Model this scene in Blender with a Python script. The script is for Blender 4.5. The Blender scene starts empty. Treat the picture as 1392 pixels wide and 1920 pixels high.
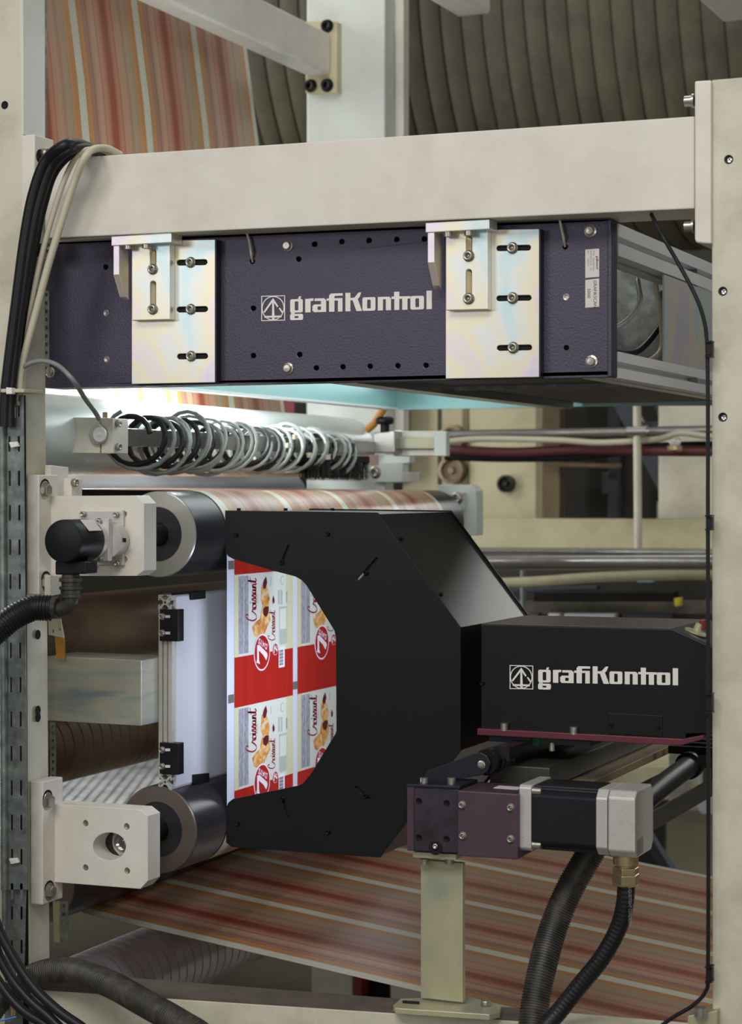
import bpy, bmesh, math, random
from mathutils import Vector, Matrix
from mathutils.geometry import tessellate_polygon
random.seed(7)
C = bpy.context.scene.collection
SC = bpy.context.scene
# ------------------------------------------------------------------ camera
F, CX, CY = 3700.0, 696.0, 915.0
TH = math.radians(23.7); ST, CT = math.sin(TH), math.cos(TH)
EYE = Vector((0, 0, 1.4))
cam = bpy.data.objects.new('camera', bpy.data.cameras.new('camera')); C.objects.link(cam)
cam.location = EYE; cam.rotation_euler = (math.pi/2, 0, TH)
cam.data.sensor_fit = 'HORIZONTAL'; cam.data.sensor_width = 36
cam.data.lens = F/1392*36; cam.data.shift_y = -(960-CY)/1392
cam.data.clip_start = .05
cam.data.dof.use_dof = True; cam.data.dof.focus_distance = 2.85; cam.data.dof.aperture_fstop = 9
SC.camera = cam
# ------------------------------------------------------------------ world, lamps, exposure
w = bpy.data.worlds.new('world'); SC.world = w; w.use_nodes = True
w.node_tree.nodes['Background'].inputs[0].default_value = (.86, .90, .88, 1)
w.node_tree.nodes['Background'].inputs[1].default_value = .34
def lamp(name, loc, target, size, sy, power, col=(1, 1, 1), label=None):
    d = bpy.data.lights.new(name, 'AREA'); d.shape = 'RECTANGLE'; d.size = size; d.size_y = sy
    d.energy = power; d.color = col
    o = bpy.data.objects.new(name, d); C.objects.link(o); o.location = loc
    o.rotation_euler = (Vector(target)-Vector(loc)).to_track_quat('-Z', 'Y').to_euler()
    return o
lamp('hall_and_fill_light', (-.6, -1.2, 4.3), (-1.1, 2.6, 1.5), 3.0, 1.2, 128, (1, .98, .955))
lamp('hall_and_fill_light', (.5, -.8, 1.6), (-1.5, 3.0, .9), 1.4, .8, 15, (1, .98, .96))  # added frontal fill for the dark lower rollers, no fixture
lamp('hall_and_fill_light', (-2.7, -.5, 2.1), (-1.1, 2.5, 1.7), 1.2, .5, 10, (.96, .95, 1))  # added soft light that gives the scanner box its sheen
lamp('hall_and_fill_light', (-3.7, 3.0, 1.15), (-1.66, 3.1, .62), .5, 1.4, 24, (1, .99, 1))  # added low fill from the left for the grooved roller
lamp('hall_and_fill_light', (.3, 7.6, 3.1), (-1.0, 2.9, 1.2), 2.2, .7, 42, (1, 1, .98))  # added behind the machine for the sheen on the sloped black panel
lamp('hall_and_fill_light', (2.2, 5.0, 2.9), (-1.0, 3.0, 1.3), 1.6, 1.0, 62, (1, .99, .96))  # added from behind right to brighten the right-hand faces
lamp('hall_and_fill_light', (-1.5, 5.9, 4.6), (-1.2, 5.8, .5), 4.0, 1.0, 70, (1, .98, .93))
lamp('hall_and_fill_light', (-3.4, 3.4, 2.6), (-1.8, 3.0, .7), .9, 1.6, 34, (1, 1, 1))  # added fill for the brown roller and grating at lower left
lamp('roller_fill_light', (-1.67, 3.05, 1.64), (-1.675, 3.05, 1.4), .05, 1.0, 26, (.90, 1, 1))  # unseen lamp added left of the tray to brighten the silvery roller
SC.view_settings.view_transform = 'Standard'; SC.view_settings.look = 'None'
SC.view_settings.gamma = 1; SC.view_settings.use_curve_mapping = False
SC.view_settings.exposure = 0.0
# ------------------------------------------------------------------ pixel rays onto real planes of the machine
def ray(px, py):
    u = (px-CX)/F; v = (CY-py)/F
    return Vector((-ST+CT*u, CT+ST*u, v))
def PY(px, py, Y):
    r = ray(px, py); return EYE + r*(Y/r.y)
def PX(px, py, X):
    r = ray(px, py); return EYE + r*(X/r.x)
def PZ(px, py, Z):
    r = ray(px, py); return EYE + r*((Z-EYE.z)/r.z)
# ------------------------------------------------------------------ materials
MATS = {}
def sock(n, k): return n.inputs[k]
def mat(name, col, rough=.5, metal=0, var=0, scale=20, stretch=(1, 1, 1), bump=0, bscale=200, dirt=None, dscale=6, damt=.5, coat=0, ramp=None, emit=0, ecol=None):
    m = bpy.data.materials.new(name); m.use_nodes = True; nt = m.node_tree; N = nt.nodes; L = nt.links
    b = N['Principled BSDF']; b.inputs['Base Color'].default_value = (*col, 1)
    b.inputs['Roughness'].default_value = rough; b.inputs['Metallic'].default_value = metal
    if coat: b.inputs['Coat Weight'].default_value = coat; b.inputs['Coat Roughness'].default_value = .15
    if emit: b.inputs['Emission Color'].default_value = (*(ecol or col), 1); b.inputs['Emission Strength'].default_value = emit
    tc = N.new('ShaderNodeTexCoord'); mp = N.new('ShaderNodeMapping'); L.new(tc.outputs['Object'], mp.inputs[0]); mp.inputs['Scale'].default_value = stretch
    cur = None
    if ramp:
        n = N.new('ShaderNodeTexNoise'); n.inputs['Scale'].default_value = scale; n.inputs['Detail'].default_value = 3; n.inputs['Distortion'].default_value = .6; L.new(mp.outputs[0], n.inputs[0])
        r = N.new('ShaderNodeValToRGB'); L.new(n.outputs[0], r.inputs[0]); e = r.color_ramp.elements
        while len(e) < len(ramp): e.new(.5)
        for i, (p, c) in enumerate(ramp): e[i].position = p; e[i].color = (*c, 1)
        cur = r.outputs[0]
    elif var:
        n = N.new('ShaderNodeTexNoise'); n.inputs['Scale'].default_value = scale; n.inputs['Detail'].default_value = 5; L.new(mp.outputs[0], n.inputs[0])
        r = N.new('ShaderNodeValToRGB'); L.new(n.outputs[0], r.inputs[0]); e = r.color_ramp.elements
        e[0].position = .3; e[1].position = .7
        e[0].color = (*[c*(1-var) for c in col], 1); e[1].color = (*[min(1, c*(1+var)) for c in col], 1); cur = r.outputs[0]
    if dirt:
        n = N.new('ShaderNodeTexNoise'); n.inputs['Scale'].default_value = dscale; n.inputs['Detail'].default_value = 8; n.inputs['Roughness'].default_value = .7; L.new(tc.outputs['Object'], n.inputs[0])
        r = N.new('ShaderNodeValToRGB'); L.new(n.outputs[0], r.inputs[0]); e = r.color_ramp.elements
        e[0].position = .45; e[1].position = .75; e[0].color = (0, 0, 0, 1); e[1].color = (damt,)*3+(1,)
        mx = N.new('ShaderNodeMixRGB'); L.new(r.outputs[0], mx.inputs[0]); mx.inputs[2].default_value = (*dirt, 1)
        if cur: L.new(cur, mx.inputs[1])
        else: mx.inputs[1].default_value = (*col, 1)
        cur = mx.outputs[0]
    if cur: L.new(cur, b.inputs['Base Color'])
    if bump:
        n = N.new('ShaderNodeTexNoise'); n.inputs['Scale'].default_value = bscale; n.inputs['Detail'].default_value = 2; L.new(mp.outputs[0], n.inputs[0])
        bp = N.new('ShaderNodeBump'); bp.inputs['Strength'].default_value = bump; bp.inputs['Distance'].default_value = .001; L.new(n.outputs[0], bp.inputs['Height']); L.new(bp.outputs[0], b.inputs['Normal'])
    MATS[name] = m; return m
def rgb(r, g, b):
    f = lambda c: (c/255/12.92 if c/255 <= .04045 else ((c/255+.055)/1.055)**2.4)
    return (f(r), f(g), f(b))
M = {}
M['cream'] = mat('cream_paint', rgb(211, 206, 195), .48, var=.04, scale=14, dirt=rgb(168, 160, 140), dscale=9, damt=.35, bump=.05)
M['cream2'] = mat('aged_cream_paint', rgb(196, 192, 172), .5, var=.06, scale=9, dirt=rgb(135, 128, 100), dscale=7, damt=.6, bump=.08)
M['oldcream'] = mat('yellowed_paint', rgb(190, 182, 148), .55, var=.08, scale=6, dirt=rgb(120, 108, 70), dscale=5, damt=.6)
M['whitegreen'] = mat('pale_green_paint', rgb(202, 207, 200), .5, var=.03, scale=5, dirt=rgb(150, 150, 125), dscale=4, damt=.3)
M['galv'] = mat('galvanised_steel', rgb(128, 134, 130), .42, .55, var=.35, scale=60, dirt=rgb(70, 72, 66), dscale=14, damt=.5, bump=.1)
irid = [(.30, rgb(196, 202, 212)), (.40, rgb(222, 208, 214)), (.46, rgb(224, 216, 186)), (.52, rgb(216, 218, 212)), (.58, rgb(190, 216, 216)), (.64, rgb(222, 208, 216)), (.72, rgb(214, 212, 190))]
M['galvlight'] = mat('worn_tread_steel', rgb(150, 152, 150), .5, .2, var=.25, scale=12)
M['zinc'] = mat('passivated_zinc', (.6, .6, .6), .34, .55, ramp=irid, scale=7, bump=.06)
M['zincdull'] = mat('dull_passivated_zinc', (.4, .4, .38), .45, .5, ramp=[(.3, rgb(132, 140, 150)), (.42, rgb(158, 164, 150)), (.5, rgb(176, 172, 156)), (.6, rgb(150, 160, 150)), (.7, rgb(178, 164, 146))], scale=5, stretch=(1, 1, 6), bump=.05)
M['zincpost'] = mat('yellow_zinc_plate', (.5, .5, .4), .42, .35, ramp=[(.3, rgb(150, 156, 140)), (.5, rgb(176, 172, 140)), (.6, rgb(184, 178, 150)), (.75, rgb(190, 168, 136))], scale=9, bump=.05)
M['alu'] = mat('aluminium', rgb(222, 222, 224), .36, .3, var=.06, scale=30, stretch=(1, .05, 1), bump=.04)
M['alucast'] = mat('cast_aluminium', rgb(196, 194, 188), .42, .5, var=.05, scale=60, bump=.25, bscale=700)
M['chrome'] = mat('bright_steel', rgb(205, 203, 198), .18, .95)
M['ribsteel'] = mat('ribbed_roller_steel', rgb(206, 203, 210), .26, .65, var=.08, scale=40)
M['steel'] = mat('roller_steel', rgb(160, 157, 152), .26, .8, var=.08, scale=40, stretch=(1, .04, 1))
M['ringsteel'] = mat('turned_ring_steel', rgb(176, 174, 164), .36, .55, var=.03, scale=8)
M['ringdark'] = mat('brown_ring_steel', rgb(112, 102, 94), .4, .5, var=.05, scale=8)
M['gunroll'] = mat('dark_roller_coating', rgb(62, 60, 64), .28, .55, var=.1, scale=8)
M['bolt'] = mat('bolt_steel', rgb(176, 172, 160), .3, .85, var=.2, scale=200)
M['boltdark'] = mat('black_bolt_steel', rgb(17, 17, 19), .4, .3)
M['sheen'] = mat('black_paint_sheen', rgb(84, 84, 82), .34, .75, var=.1, scale=4)  # black paint made lighter to carry the sheen of the sloped panels
M['black'] = mat('matte_black_paint', rgb(17, 18, 21), .40, .0, var=.12, scale=5, bump=.04, bscale=500)
M['blackbox'] = mat('black_wrinkle_paint', rgb(74, 70, 84), .42, .6, var=.08, scale=4, bump=.55, bscale=330)
M['rubber'] = mat('black_rubber', rgb(24, 24, 26), .42, var=.1, scale=30)
M['conduit'] = mat('dark_ribbed_plastic', rgb(40, 38, 36), .45, var=.15, scale=12, dirt=rgb(96, 88, 70), dscale=40, damt=.7)
M['hole'] = mat('hole_shade_black', rgb(8, 8, 8), .9)
M['creamcable'] = mat('cream_cable_sheath', rgb(184, 178, 156), .5, var=.04, scale=20)
M['palecable'] = mat('pale_grey_cable_sheath', rgb(150, 152, 146), .38, var=.06, scale=20)
M['greycable'] = mat('grey_cable_sheath', rgb(122, 126, 124), .38, var=.06, scale=20)
M['purple'] = mat('purple_anodised', rgb(84, 64, 76), .42, .35, var=.12, scale=9, dirt=rgb(56, 50, 58), dscale=14, damt=.6)
M['purpled'] = mat('dark_purple_anodised', rgb(62, 54, 64), .45, .35, var=.15, scale=12, dirt=rgb(24, 22, 26), dscale=22, damt=.9)
M['redplate'] = mat('red_anodised', rgb(104, 50, 62), .4, .4, var=.1, scale=10)
M['armtop_sheen'] = mat('black_paint_grazing_sheen', rgb(98, 88, 82), .42, .35, var=.08, scale=12)  # grazing sheen on the black arm top, put into a lighter colour
M['motorblack'] = mat('motor_black', rgb(32, 33, 38), .38, .3, var=.08, scale=10)
M['blueblack'] = mat('blue_black_steel', rgb(36, 37, 46), .4, .4, var=.1, scale=10)
M['white'] = mat('white_vinyl', rgb(222, 218, 210), .5)
M['paperlabel'] = mat('paper_label', rgb(206, 198, 192), .6)
M['ink'] = mat('black_ink', rgb(40, 38, 38), .6)
M['inkgrey'] = mat('grey_ink', rgb(126, 122, 120), .6)
M['panelwhite'] = mat('white_backing_panel', rgb(198, 201, 206), .38, var=.02, scale=3)
M['brown'] = mat('brown_stained_steel', rgb(150, 130, 102), .4, .15, var=.15, scale=8, stretch=(1, .3, 1), dirt=rgb(80, 66, 48), dscale=6, damt=.8)
M['slidegrey'] = mat('slide_beam_grey', rgb(58, 55, 50), .42, .3, var=.12, scale=6)
M['greyroll'] = mat('grey_roller_coating', rgb(98, 100, 106), .32, .45, var=.1, scale=6)
M['dust'] = mat('dusty_beam_top', rgb(88, 80, 68), .8, var=.3, scale=60, dirt=rgb(40, 36, 30), dscale=30, damt=.7)
M['olive'] = mat('olive_duct_skin', rgb(70, 67, 48), .7, .0, var=.2, scale=9, dirt=rgb(44, 42, 30), dscale=16, damt=.8, bump=.3, bscale=60)
M['floor'] = mat('hall_floor', rgb(92, 88, 70), .6, var=.15, scale=2)
M['wall'] = mat('hall_wall', rgb(60, 58, 48), .8, var=.2, scale=1.5)
M['darkmachine'] = mat('dark_machine_steel', rgb(42, 38, 32), .5, .3, var=.35, scale=4)
M['darkblue'] = mat('dark_blue_grey_paint', rgb(52, 56, 64), .5, .2, var=.1, scale=6)
M['redpaint'] = mat('dark_red_paint', rgb(118, 34, 34), .45, var=.1, scale=8)
M['hosered'] = mat('maroon_hose', rgb(88, 40, 42), .45, var=.1, scale=8)
M['orange'] = mat('orange_strap', rgb(176, 120, 40), .5, var=.1, scale=20)
M['yellow'] = mat('yellow_plastic', rgb(200, 180, 40), .5)
M['blue'] = mat('blue_wire', rgb(40, 110, 180), .5)
M['teal'] = mat('teal_tinted_sheet', rgb(150, 190, 190), .3, .3, var=.04, scale=5)
M['greenpcb'] = mat('green_bracket', rgb(20, 84, 66), .4, .2)
M['silverfilm'] = mat('silvery_roller_sleeve', rgb(214, 224, 222), .3, .15, var=.03, scale=4)
M['brass'] = mat('nickel_brass', rgb(196, 178, 140), .25, .9)
M['bristle'] = mat('bristle_black', rgb(32, 32, 32), .5)
M['diffuser'] = mat('lamp_diffuser', (.95, 1, 1), .5, emit=2.2, ecol=(.88, 1, 1))
M['carton'] = mat('pink_grey_plastic', rgb(180, 150, 140), .5)
# striped film: colour runs only across the film's width
STR = [(0, (196, 198, 184)), (.078, (196, 198, 184)), (.086, (170, 120, 66)), (.15, (178, 126, 78)), (.165, (146, 106, 90)), (.20, (158, 118, 100)), (.22, (128, 92, 82)), (.26, (170, 136, 114)),
       (.33, (182, 148, 124)), (.35, (158, 92, 74)), (.37, (176, 136, 114)), (.42, (168, 112, 90)), (.46, (140, 72, 54)), (.53, (130, 64, 46)), (.56, (162, 106, 84)), (.60, (174, 126, 102)),
       (.62, (150, 88, 70)), (.64, (174, 132, 110)), (.72, (168, 140, 116)), (.76, (158, 114, 92)), (.80, (164, 142, 120)), (.87, (152, 134, 110)), (.90, (178, 128, 82)), (.975, (168, 116, 62)), (.985, (196, 198, 184))]
def film_mat(name, rough=.3, gain=1.0):
    m = bpy.data.materials.new(name); m.use_nodes = True; nt = m.node_tree; N = nt.nodes; L = nt.links; b = N['Principled BSDF']
    tc = N.new('ShaderNodeTexCoord'); sp = N.new('ShaderNodeSeparateXYZ'); L.new(tc.outputs['Object'], sp.inputs[0])
    a = N.new('ShaderNodeMath'); a.operation = 'ADD'; a.inputs[1].default_value = -.0065; L.new(sp.outputs['Y'], a.inputs[0])
    d = N.new('ShaderNodeMath'); d.operation = 'DIVIDE'; d.inputs[1].default_value = .225; L.new(a.outputs[0], d.inputs[0])
    fr = N.new('ShaderNodeMath'); fr.operation = 'FRACT'; L.new(d.outputs[0], fr.inputs[0])
    r = N.new('ShaderNodeValToRGB'); L.new(fr.outputs[0], r.inputs[0]); e = r.color_ramp.elements
    while len(e) < len(STR): e.new(.5)
    for i, (p, c) in enumerate(STR): e[i].position = p; e[i].color = (*[x*gain for x in rgb(*c)], 1)
    n = N.new('ShaderNodeTexNoise'); n.noise_dimensions = '1D'; n.inputs['Scale'].default_value = 260; n.inputs['Detail'].default_value = 3; L.new(sp.outputs['Y'], n.inputs['W'])
    r2 = N.new('ShaderNodeValToRGB'); L.new(n.outputs[0], r2.inputs[0]); r2.color_ramp.elements[0].position = .3; r2.color_ramp.elements[0].color = (.8, .77, .75, 1); r2.color_ramp.elements[1].position = .7; r2.color_ramp.elements[1].color = (1.0, 1.0, 1.0, 1)
    mx = N.new('ShaderNodeMixRGB'); mx.blend_type = 'MULTIPLY'; mx.inputs[0].default_value = 1; L.new(r.outputs[0], mx.inputs[1]); L.new(r2.outputs[0], mx.inputs[2])
    L.new(mx.outputs[0], b.inputs['Base Color']); b.inputs['Roughness'].default_value = rough
    b.inputs['Coat Weight'].default_value = .3; b.inputs['Coat Roughness'].default_value = .22
    n3 = N.new('ShaderNodeTexNoise'); n3.inputs['Scale'].default_value = 5; L.new(tc.outputs['Object'], n3.inputs[0])
    bp = N.new('ShaderNodeBump'); bp.inputs['Strength'].default_value = .25; bp.inputs['Distance'].default_value = .01; L.new(n3.outputs[0], bp.inputs['Height']); L.new(bp.outputs[0], b.inputs['Normal']); L.new(bp.outputs[0], b.inputs['Coat Normal'])
    return m
for k_ in ('black', 'boltdark', 'rubber', 'motorblack'): M[k_].node_tree.nodes['Principled BSDF'].inputs['Specular IOR Level'].default_value = .28
M['film'] = film_mat('striped_printed_film', .36, .9)
M['filmwhite'] = mat('white_film', rgb(214, 220, 232), .35, coat=.3)
M['pbase'] = mat('cream_pack_print', rgb(216, 220, 208), .35, coat=.3)
M['pyellow'] = mat('pale_yellow_print', rgb(208, 208, 170), .35, coat=.3)
M['pred'] = mat('red_pack_print', rgb(176, 34, 26), .35, var=.12, scale=30, stretch=(1, 3, .02), coat=.3)
M['pgrey'] = mat('fine_text_print', rgb(150, 152, 158), .5, var=.35, scale=260, stretch=(1, 1, .5))
M['pgrey2'] = mat('table_print', rgb(176, 180, 172), .5)
M['pmark'] = mat('grey_register_mark', rgb(104, 104, 96), .5)
M['pmaroon'] = mat('maroon_print', rgb(140, 24, 40), .4)
M['pchoc'] = mat('chocolate_print', rgb(92, 26, 34), .4, var=.3, scale=120)
M['pbread'] = mat('golden_pastry_print', rgb(206, 150, 84), .4, ramp=[(.3, rgb(176, 96, 40)), (.5, rgb(216, 160, 90)), (.7, rgb(236, 206, 150))], scale=90)
M['pwhite'] = mat('white_print', rgb(232, 228, 236), .4)
# ------------------------------------------------------------------ mesh builders
def bmn(): return bmesh.new()
def finish(name, bm, m, origin, smooth=False, bevel=0, seg=2):
    me = bpy.data.meshes.new(name)
    bmesh.ops.translate(bm, verts=bm.verts, vec=-Vector(origin))
    bmesh.ops.recalc_face_normals(bm, faces=bm.faces)
    bm.to_mesh(me); bm.free(); me.materials.append(M[m] if isinstance(m, str) else m)
    if smooth:
        for p in me.polygons: p.use_smooth = True
    o = bpy.data.objects.new(name, me); C.objects.link(o)
    if smooth:
        md = o.modifiers.new('ES', 'EDGE_SPLIT'); md.split_angle = math.radians(38)
    if bevel:
        md = o.modifiers.new('B', 'BEVEL'); md.width = bevel; md.segments = seg; md.limit_method = 'ANGLE'; md.angle_limit = math.radians(35); md.harden_normals = False
    return o
def tag(o, label=None, cat=None, group=None, kind=None):
    if label: o['label'] = label
    if cat: o['category'] = cat
    if group: o['group'] = group
    if kind: o['kind'] = kind
    return o
ORG = {}
def thing(name, loc, label, cat, group=None, kind=None):
    o = bpy.data.objects.new(name, None); C.objects.link(o); o.location = loc; o.empty_display_size = .05
    ORG[o.name] = Vector(loc); return tag(o, label, cat, group, kind)
def part(name, bm, m, parent, smooth=False, bevel=0, label=None, kind=None, seg=2):
    L = ORG[parent.name]; o = finish(name, bm, m, L, smooth, bevel, seg); o.parent = parent; ORG[o.name] = L
    if label: o['label'] = label
    if kind: o['kind'] = kind
    return o
def solo(name, bm, m, label, cat, group=None, smooth=False, bevel=0, kind=None, origin=None, seg=2):
    if origin is None:
        vs = [v.co for v in bm.verts]; mn = [min(v[i] for v in vs) for i in range(3)]; mxx = [max(v[i] for v in vs) for i in range(3)]
        origin = Vector(((mn[0]+mxx[0])/2, (mn[1]+mxx[1])/2, mn[2]))
    o = finish(name, bm, m, origin, smooth, bevel, seg); o.location = origin; ORG[o.name] = Vector(origin)
    return tag(o, label, cat, group, kind)
def prism(bm, pts, ext, holes=()):
    """polygon (3-D points) with optional holes, extruded by the vector ext"""
    ext = Vector(ext); loops = [[Vector(p) for p in pts]]+[[Vector(p) for p in h] for h in holes]
    flat = [p for l in loops for p in l]
    A = [bm.verts.new(p) for p in flat]; B = [bm.verts.new(p+ext) for p in flat]
    if holes:
        for t in tessellate_polygon(loops):
            if len(set(t)) == 3:
                try: bm.faces.new([A[i] for i in t]); bm.faces.new([B[i] for i in reversed(t)])
                except ValueError: pass
    else:
        bm.faces.new(A); bm.faces.new(B[::-1])
    k = 0
    for l in loops:
        n = len(l)
        for i in range(n):
            j = (i+1) % n
            try: bm.faces.new([A[k+i], A[k+j], B[k+j], B[k+i]])
            except ValueError: pass
        k += n
    return bm
def quadY(bm, px, Y, dY, holes=()):
    return prism(bm, [PY(x, y, Y) for x, y in px], (0, dY, 0), [[PY(x, y, Y) for x, y in h] for h in holes])
def rectY(bm, x0, y0, x1, y1, Y, dY):
    """axis-aligned box: front face on plane Y, corners from (x0,y0)-(x1,y1)"""
    a = PY(x0, y0, Y); b = PY(x1, y1, Y)
    return box(bm, (a.x, Y, b.z), (b.x, Y+dY, a.z))
def quadX(bm, px, X, dX, holes=()):
    return prism(bm, [PX(x, y, X) for x, y in px], (dX, 0, 0), [[PX(x, y, X) for x, y in h] for h in holes])
def box(bm, a, b):
    x0, x1 = sorted((a[0], b[0])); y0, y1 = sorted((a[1], b[1])); z0, z1 = sorted((a[2], b[2]))
    return prism(bm, [(x0, y0, z0), (x1, y0, z0), (x1, y0, z1), (x0, y0, z1)], (0, y1-y0, 0))
def basis(d):
    d = Vector(d).normalized(); a = Vector((0, 0, 1)) if abs(d.z) < .9 else Vector((1, 0, 0))
    u = d.cross(a).normalized(); return u, d.cross(u).normalized(), d
def lathe(bm, p, d, prof, seg=32, closed=False):
    """prof = [(radius, distance along d)]"""
    u, v, d = basis(d); p = Vector(p); R = []
    for r, t in prof:
        R.append([bm.verts.new(p+d*t+(u*math.cos(2*math.pi*k/seg)+v*math.sin(2*math.pi*k/seg))*max(r, 1e-5)) for k in range(seg)])
    for i in range(len(R)-1+(1 if closed else 0)):
        a = R[i]; b = R[(i+1) % len(R)]
        for k in range(seg): bm.faces.new([a[k], a[(k+1) % seg], b[(k+1) % seg], b[k]])
    if not closed:
        if prof[0][0] > 1e-4: bm.faces.new(R[0][::-1])
        if prof[-1][0] > 1e-4: bm.faces.new(R[-1])
    return bm
def cyl(bm, p0, p1, r, seg=24):
    p0 = Vector(p0); p1 = Vector(p1); return lathe(bm, p0, p1-p0, [(r, 0), (r, (p1-p0).length)], seg)
def spline(pts, n=10):
    P = [Vector(p) for p in pts]; P = [P[0]*2-P[1]]+P+[P[-1]*2-P[-2]]; out = []
    for i in range(1, len(P)-2):
        for k in range(n):
            t = k/n; a, b, c, d = P[i-1:i+3]
            out.append(.5*((2*b)+(c-a)*t+(2*a-5*b+4*c-d)*t*t+(3*b-a-3*c+d)*t**3))
    out.append(P[-2]); return out
def resample(pts, step):
    out = [pts[0]]; acc = 0
    for a, b in zip(pts, pts[1:]):
        L = (b-a).length
        while acc+L >= step:
            t = (step-acc)/L; a = a.lerp(b, t); out.append(a); L = (b-a).length; acc = 0
        acc += L
    return out
def sweep(bm, pts, r, seg=10, rf=None):
    pts = [Vector(p) for p in pts]; n = len(pts); T = [(pts[min(i+1, n-1)]-pts[max(i-1, 0)]).normalized() for i in range(n)]
    u = basis(T[0])[0]; rings = []
    for i in range(n):
        u = (u-T[i]*u.dot(T[i])).normalized(); v = T[i].cross(u); rr = rf(i) if rf else r
        rings.append([bm.verts.new(pts[i]+(u*math.cos(2*math.pi*k/seg)+v*math.sin(2*math.pi*k/seg))*rr) for k in range(seg)])
    for a, b in zip(rings, rings[1:]):
        for k in range(seg): bm.faces.new([a[k], a[(k+1) % seg], b[(k+1) % seg], b[k]])
    bm.faces.new(rings[0][::-1]); bm.faces.new(rings[-1]); return bm
def cable(name, pts, r, m, label, cat='cable', group=None, seg=10, n=10):
    return solo(name, sweep(bmn(), spline(pts, n), r, seg), m, label, cat, group, smooth=True)
def ribbed(bm, pts, r, pitch, depth, seg=16):
    P = resample(spline(pts, 30), pitch/4); return sweep(bm, P, r, seg, rf=lambda i: r if (i % 4) in (0, 1) else r-depth)
# shared bolt meshes ---------------------------------------------------------
def bolt_mesh(kind):
    bm = bmn(); h = 0.9
    if kind == 'socket':      # socket cap screw, unit radius, head height .9, washer under it
        lathe(bm, (0, 0, 0), (0, 0, 1), [(1.28, -.02), (1.28, .12), (1.0, .13), (1.0, .92), (.92, 1.0), (.56, 1.0), (.56, .45), (0, .4)], 20)
        lathe(bm, (0, 0, .46), (0, 0, 1), [(.50, 0), (.50, .01), (0, .011)], 6)
    elif kind == 'cap':       # socket cap without washer
        lathe(bm, (0, 0, 0), (0, 0, 1), [(1.0, -.05), (1.0, 1.1), (.92, 1.2), (.55, 1.2), (.5, .7), (0, .7)], 20)
    elif kind == 'hex':
        lathe(bm, (0, 0, 0), (0, 0, 1), [(1.35, -.02), (1.35, .12), (1.3, .14), (0, .14)], 24)
        lathe(bm, (0, 0, .13), (0, 0, 1), [(1.0, 0), (1.0, .62), (.86, .72), (0, .72)], 6)
    elif kind == 'flange':    # serrated flange button
        lathe(bm, (0, 0, 0), (0, 0, 1), [(1.25, -.02), (1.3, .2), (.92, .3), (.9, .8), (.75, .95), (0, 1.0)], 12)
    elif kind == 'hole':      # a drilled hole: rim chamfer and a dark bore
        lathe(bm, (0, 0, 0), (0, 0, 1), [(1.0, -.02), (1.0, .06), (.86, .05), (.8, .02), (0, .015)], 20)
    me = bpy.data.meshes.new(kind); bmesh.ops.recalc_face_normals(bm, faces=bm.faces); bm.to_mesh(me); bm.free()
    for p in me.polygons: p.use_smooth = kind not in ('hex', 'flange')
    return me
BM = {}
def bolt(parent, pos, d, r, kind='socket', m='bolt', name='bolt', label=None):
    key = (kind, m)
    if key not in BM:
        me = bolt_mesh(kind); me.materials.append(M[m]); BM[key] = me
    o = bpy.data.objects.new(name, BM[key]); C.objects.link(o)
    o.parent = parent; o.location = Vector(pos)-ORG[parent.name]
    o.rotation_euler = Vector(d).to_track_quat('Z', 'Y').to_euler(); o.scale = (r, r, r)
    if kind != 'hex':
        md = None
    if label: o['label'] = label
    return o
FR = (0, -1, 0); RT = (1, 0, 0)
def circ(cx, cy, r, n=20, ry=None):
    ry = ry or r; return [(cx+r*math.cos(2*math.pi*k/n), cy+ry*math.sin(2*math.pi*k/n)) for k in range(n)]
def slot(x0, x1, yc, r, n=8, sl=0.0):
    a = [(x1-r+r*math.cos(-math.pi/2+math.pi*k/n), yc+r*math.sin(-math.pi/2+math.pi*k/n)) for k in range(n+1)]
    b = [(x0+r+r*math.cos(math.pi/2+math.pi*k/n), yc+r*math.sin(math.pi/2+math.pi*k/n)) for k in range(n+1)]
    return [(x, y+sl*(x-(x0+x1)/2)) for x, y in a+b]
def vslot(xc, y0, y1, r, n=6):
    return [(xc-(y-0), x) for x, y in []] or [(xc+r*math.cos(math.pi*k/n), y1-r+r*math.sin(math.pi*k/n)) for k in range(n+1)]+[(xc+r*math.cos(math.pi+math.pi*k/n), y0+r+r*math.sin(math.pi+math.pi*k/n)) for k in range(n+1)]
# ================================================================== FRAME
YF = 2.45
# left post --------------------------------------------------------
P = PY(45, 1850, 2.43); t = thing('machine_post', (P.x-.06, 2.45, 0), 'cream steel post at the left edge, behind the slotted cable channel', 'post')
bm = bmn()
top = PY(40, -260, 2.43); bot = PY(61, 1900, 2.43)
prism(bm, [(top.x-.16, 2.43, top.z), (top.x, 2.43, top.z), (bot.x, 2.43, 0.0), (bot.x-.16, 2.43, 0.0)], (0, .057, 0))
part('post_body', bm, 'cream2', t, bevel=.004)
XS = lambda y: (PY(40+21*(y+260)/2160, y, 2.43)).x
bolt(t, PY(9, 197, 2.43), FR, .006, 'hole', 'hole', 'bolt_hole')
for y in (548, 575, 1190, 1332, 1345): 
    q = PX(66 if y < 700 else 71, y, XS(y)+.0002); bolt(t, q, RT, .007 if y != 575 else .004, 'hole', 'hole', 'bolt_hole')
bm = bmn(); xx = XS(0)+.0006; quadX(bm, [(41.5, -60), (82, -60), (83, 262), (42.5, 252)], XS(100)+.0002, .0015); part('side_tint', bm, 'whitegreen', t, label='post side above the beam, its lit tone put into a pale green overlay')  # overlay on the post side, light on that face put into its colour
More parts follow.
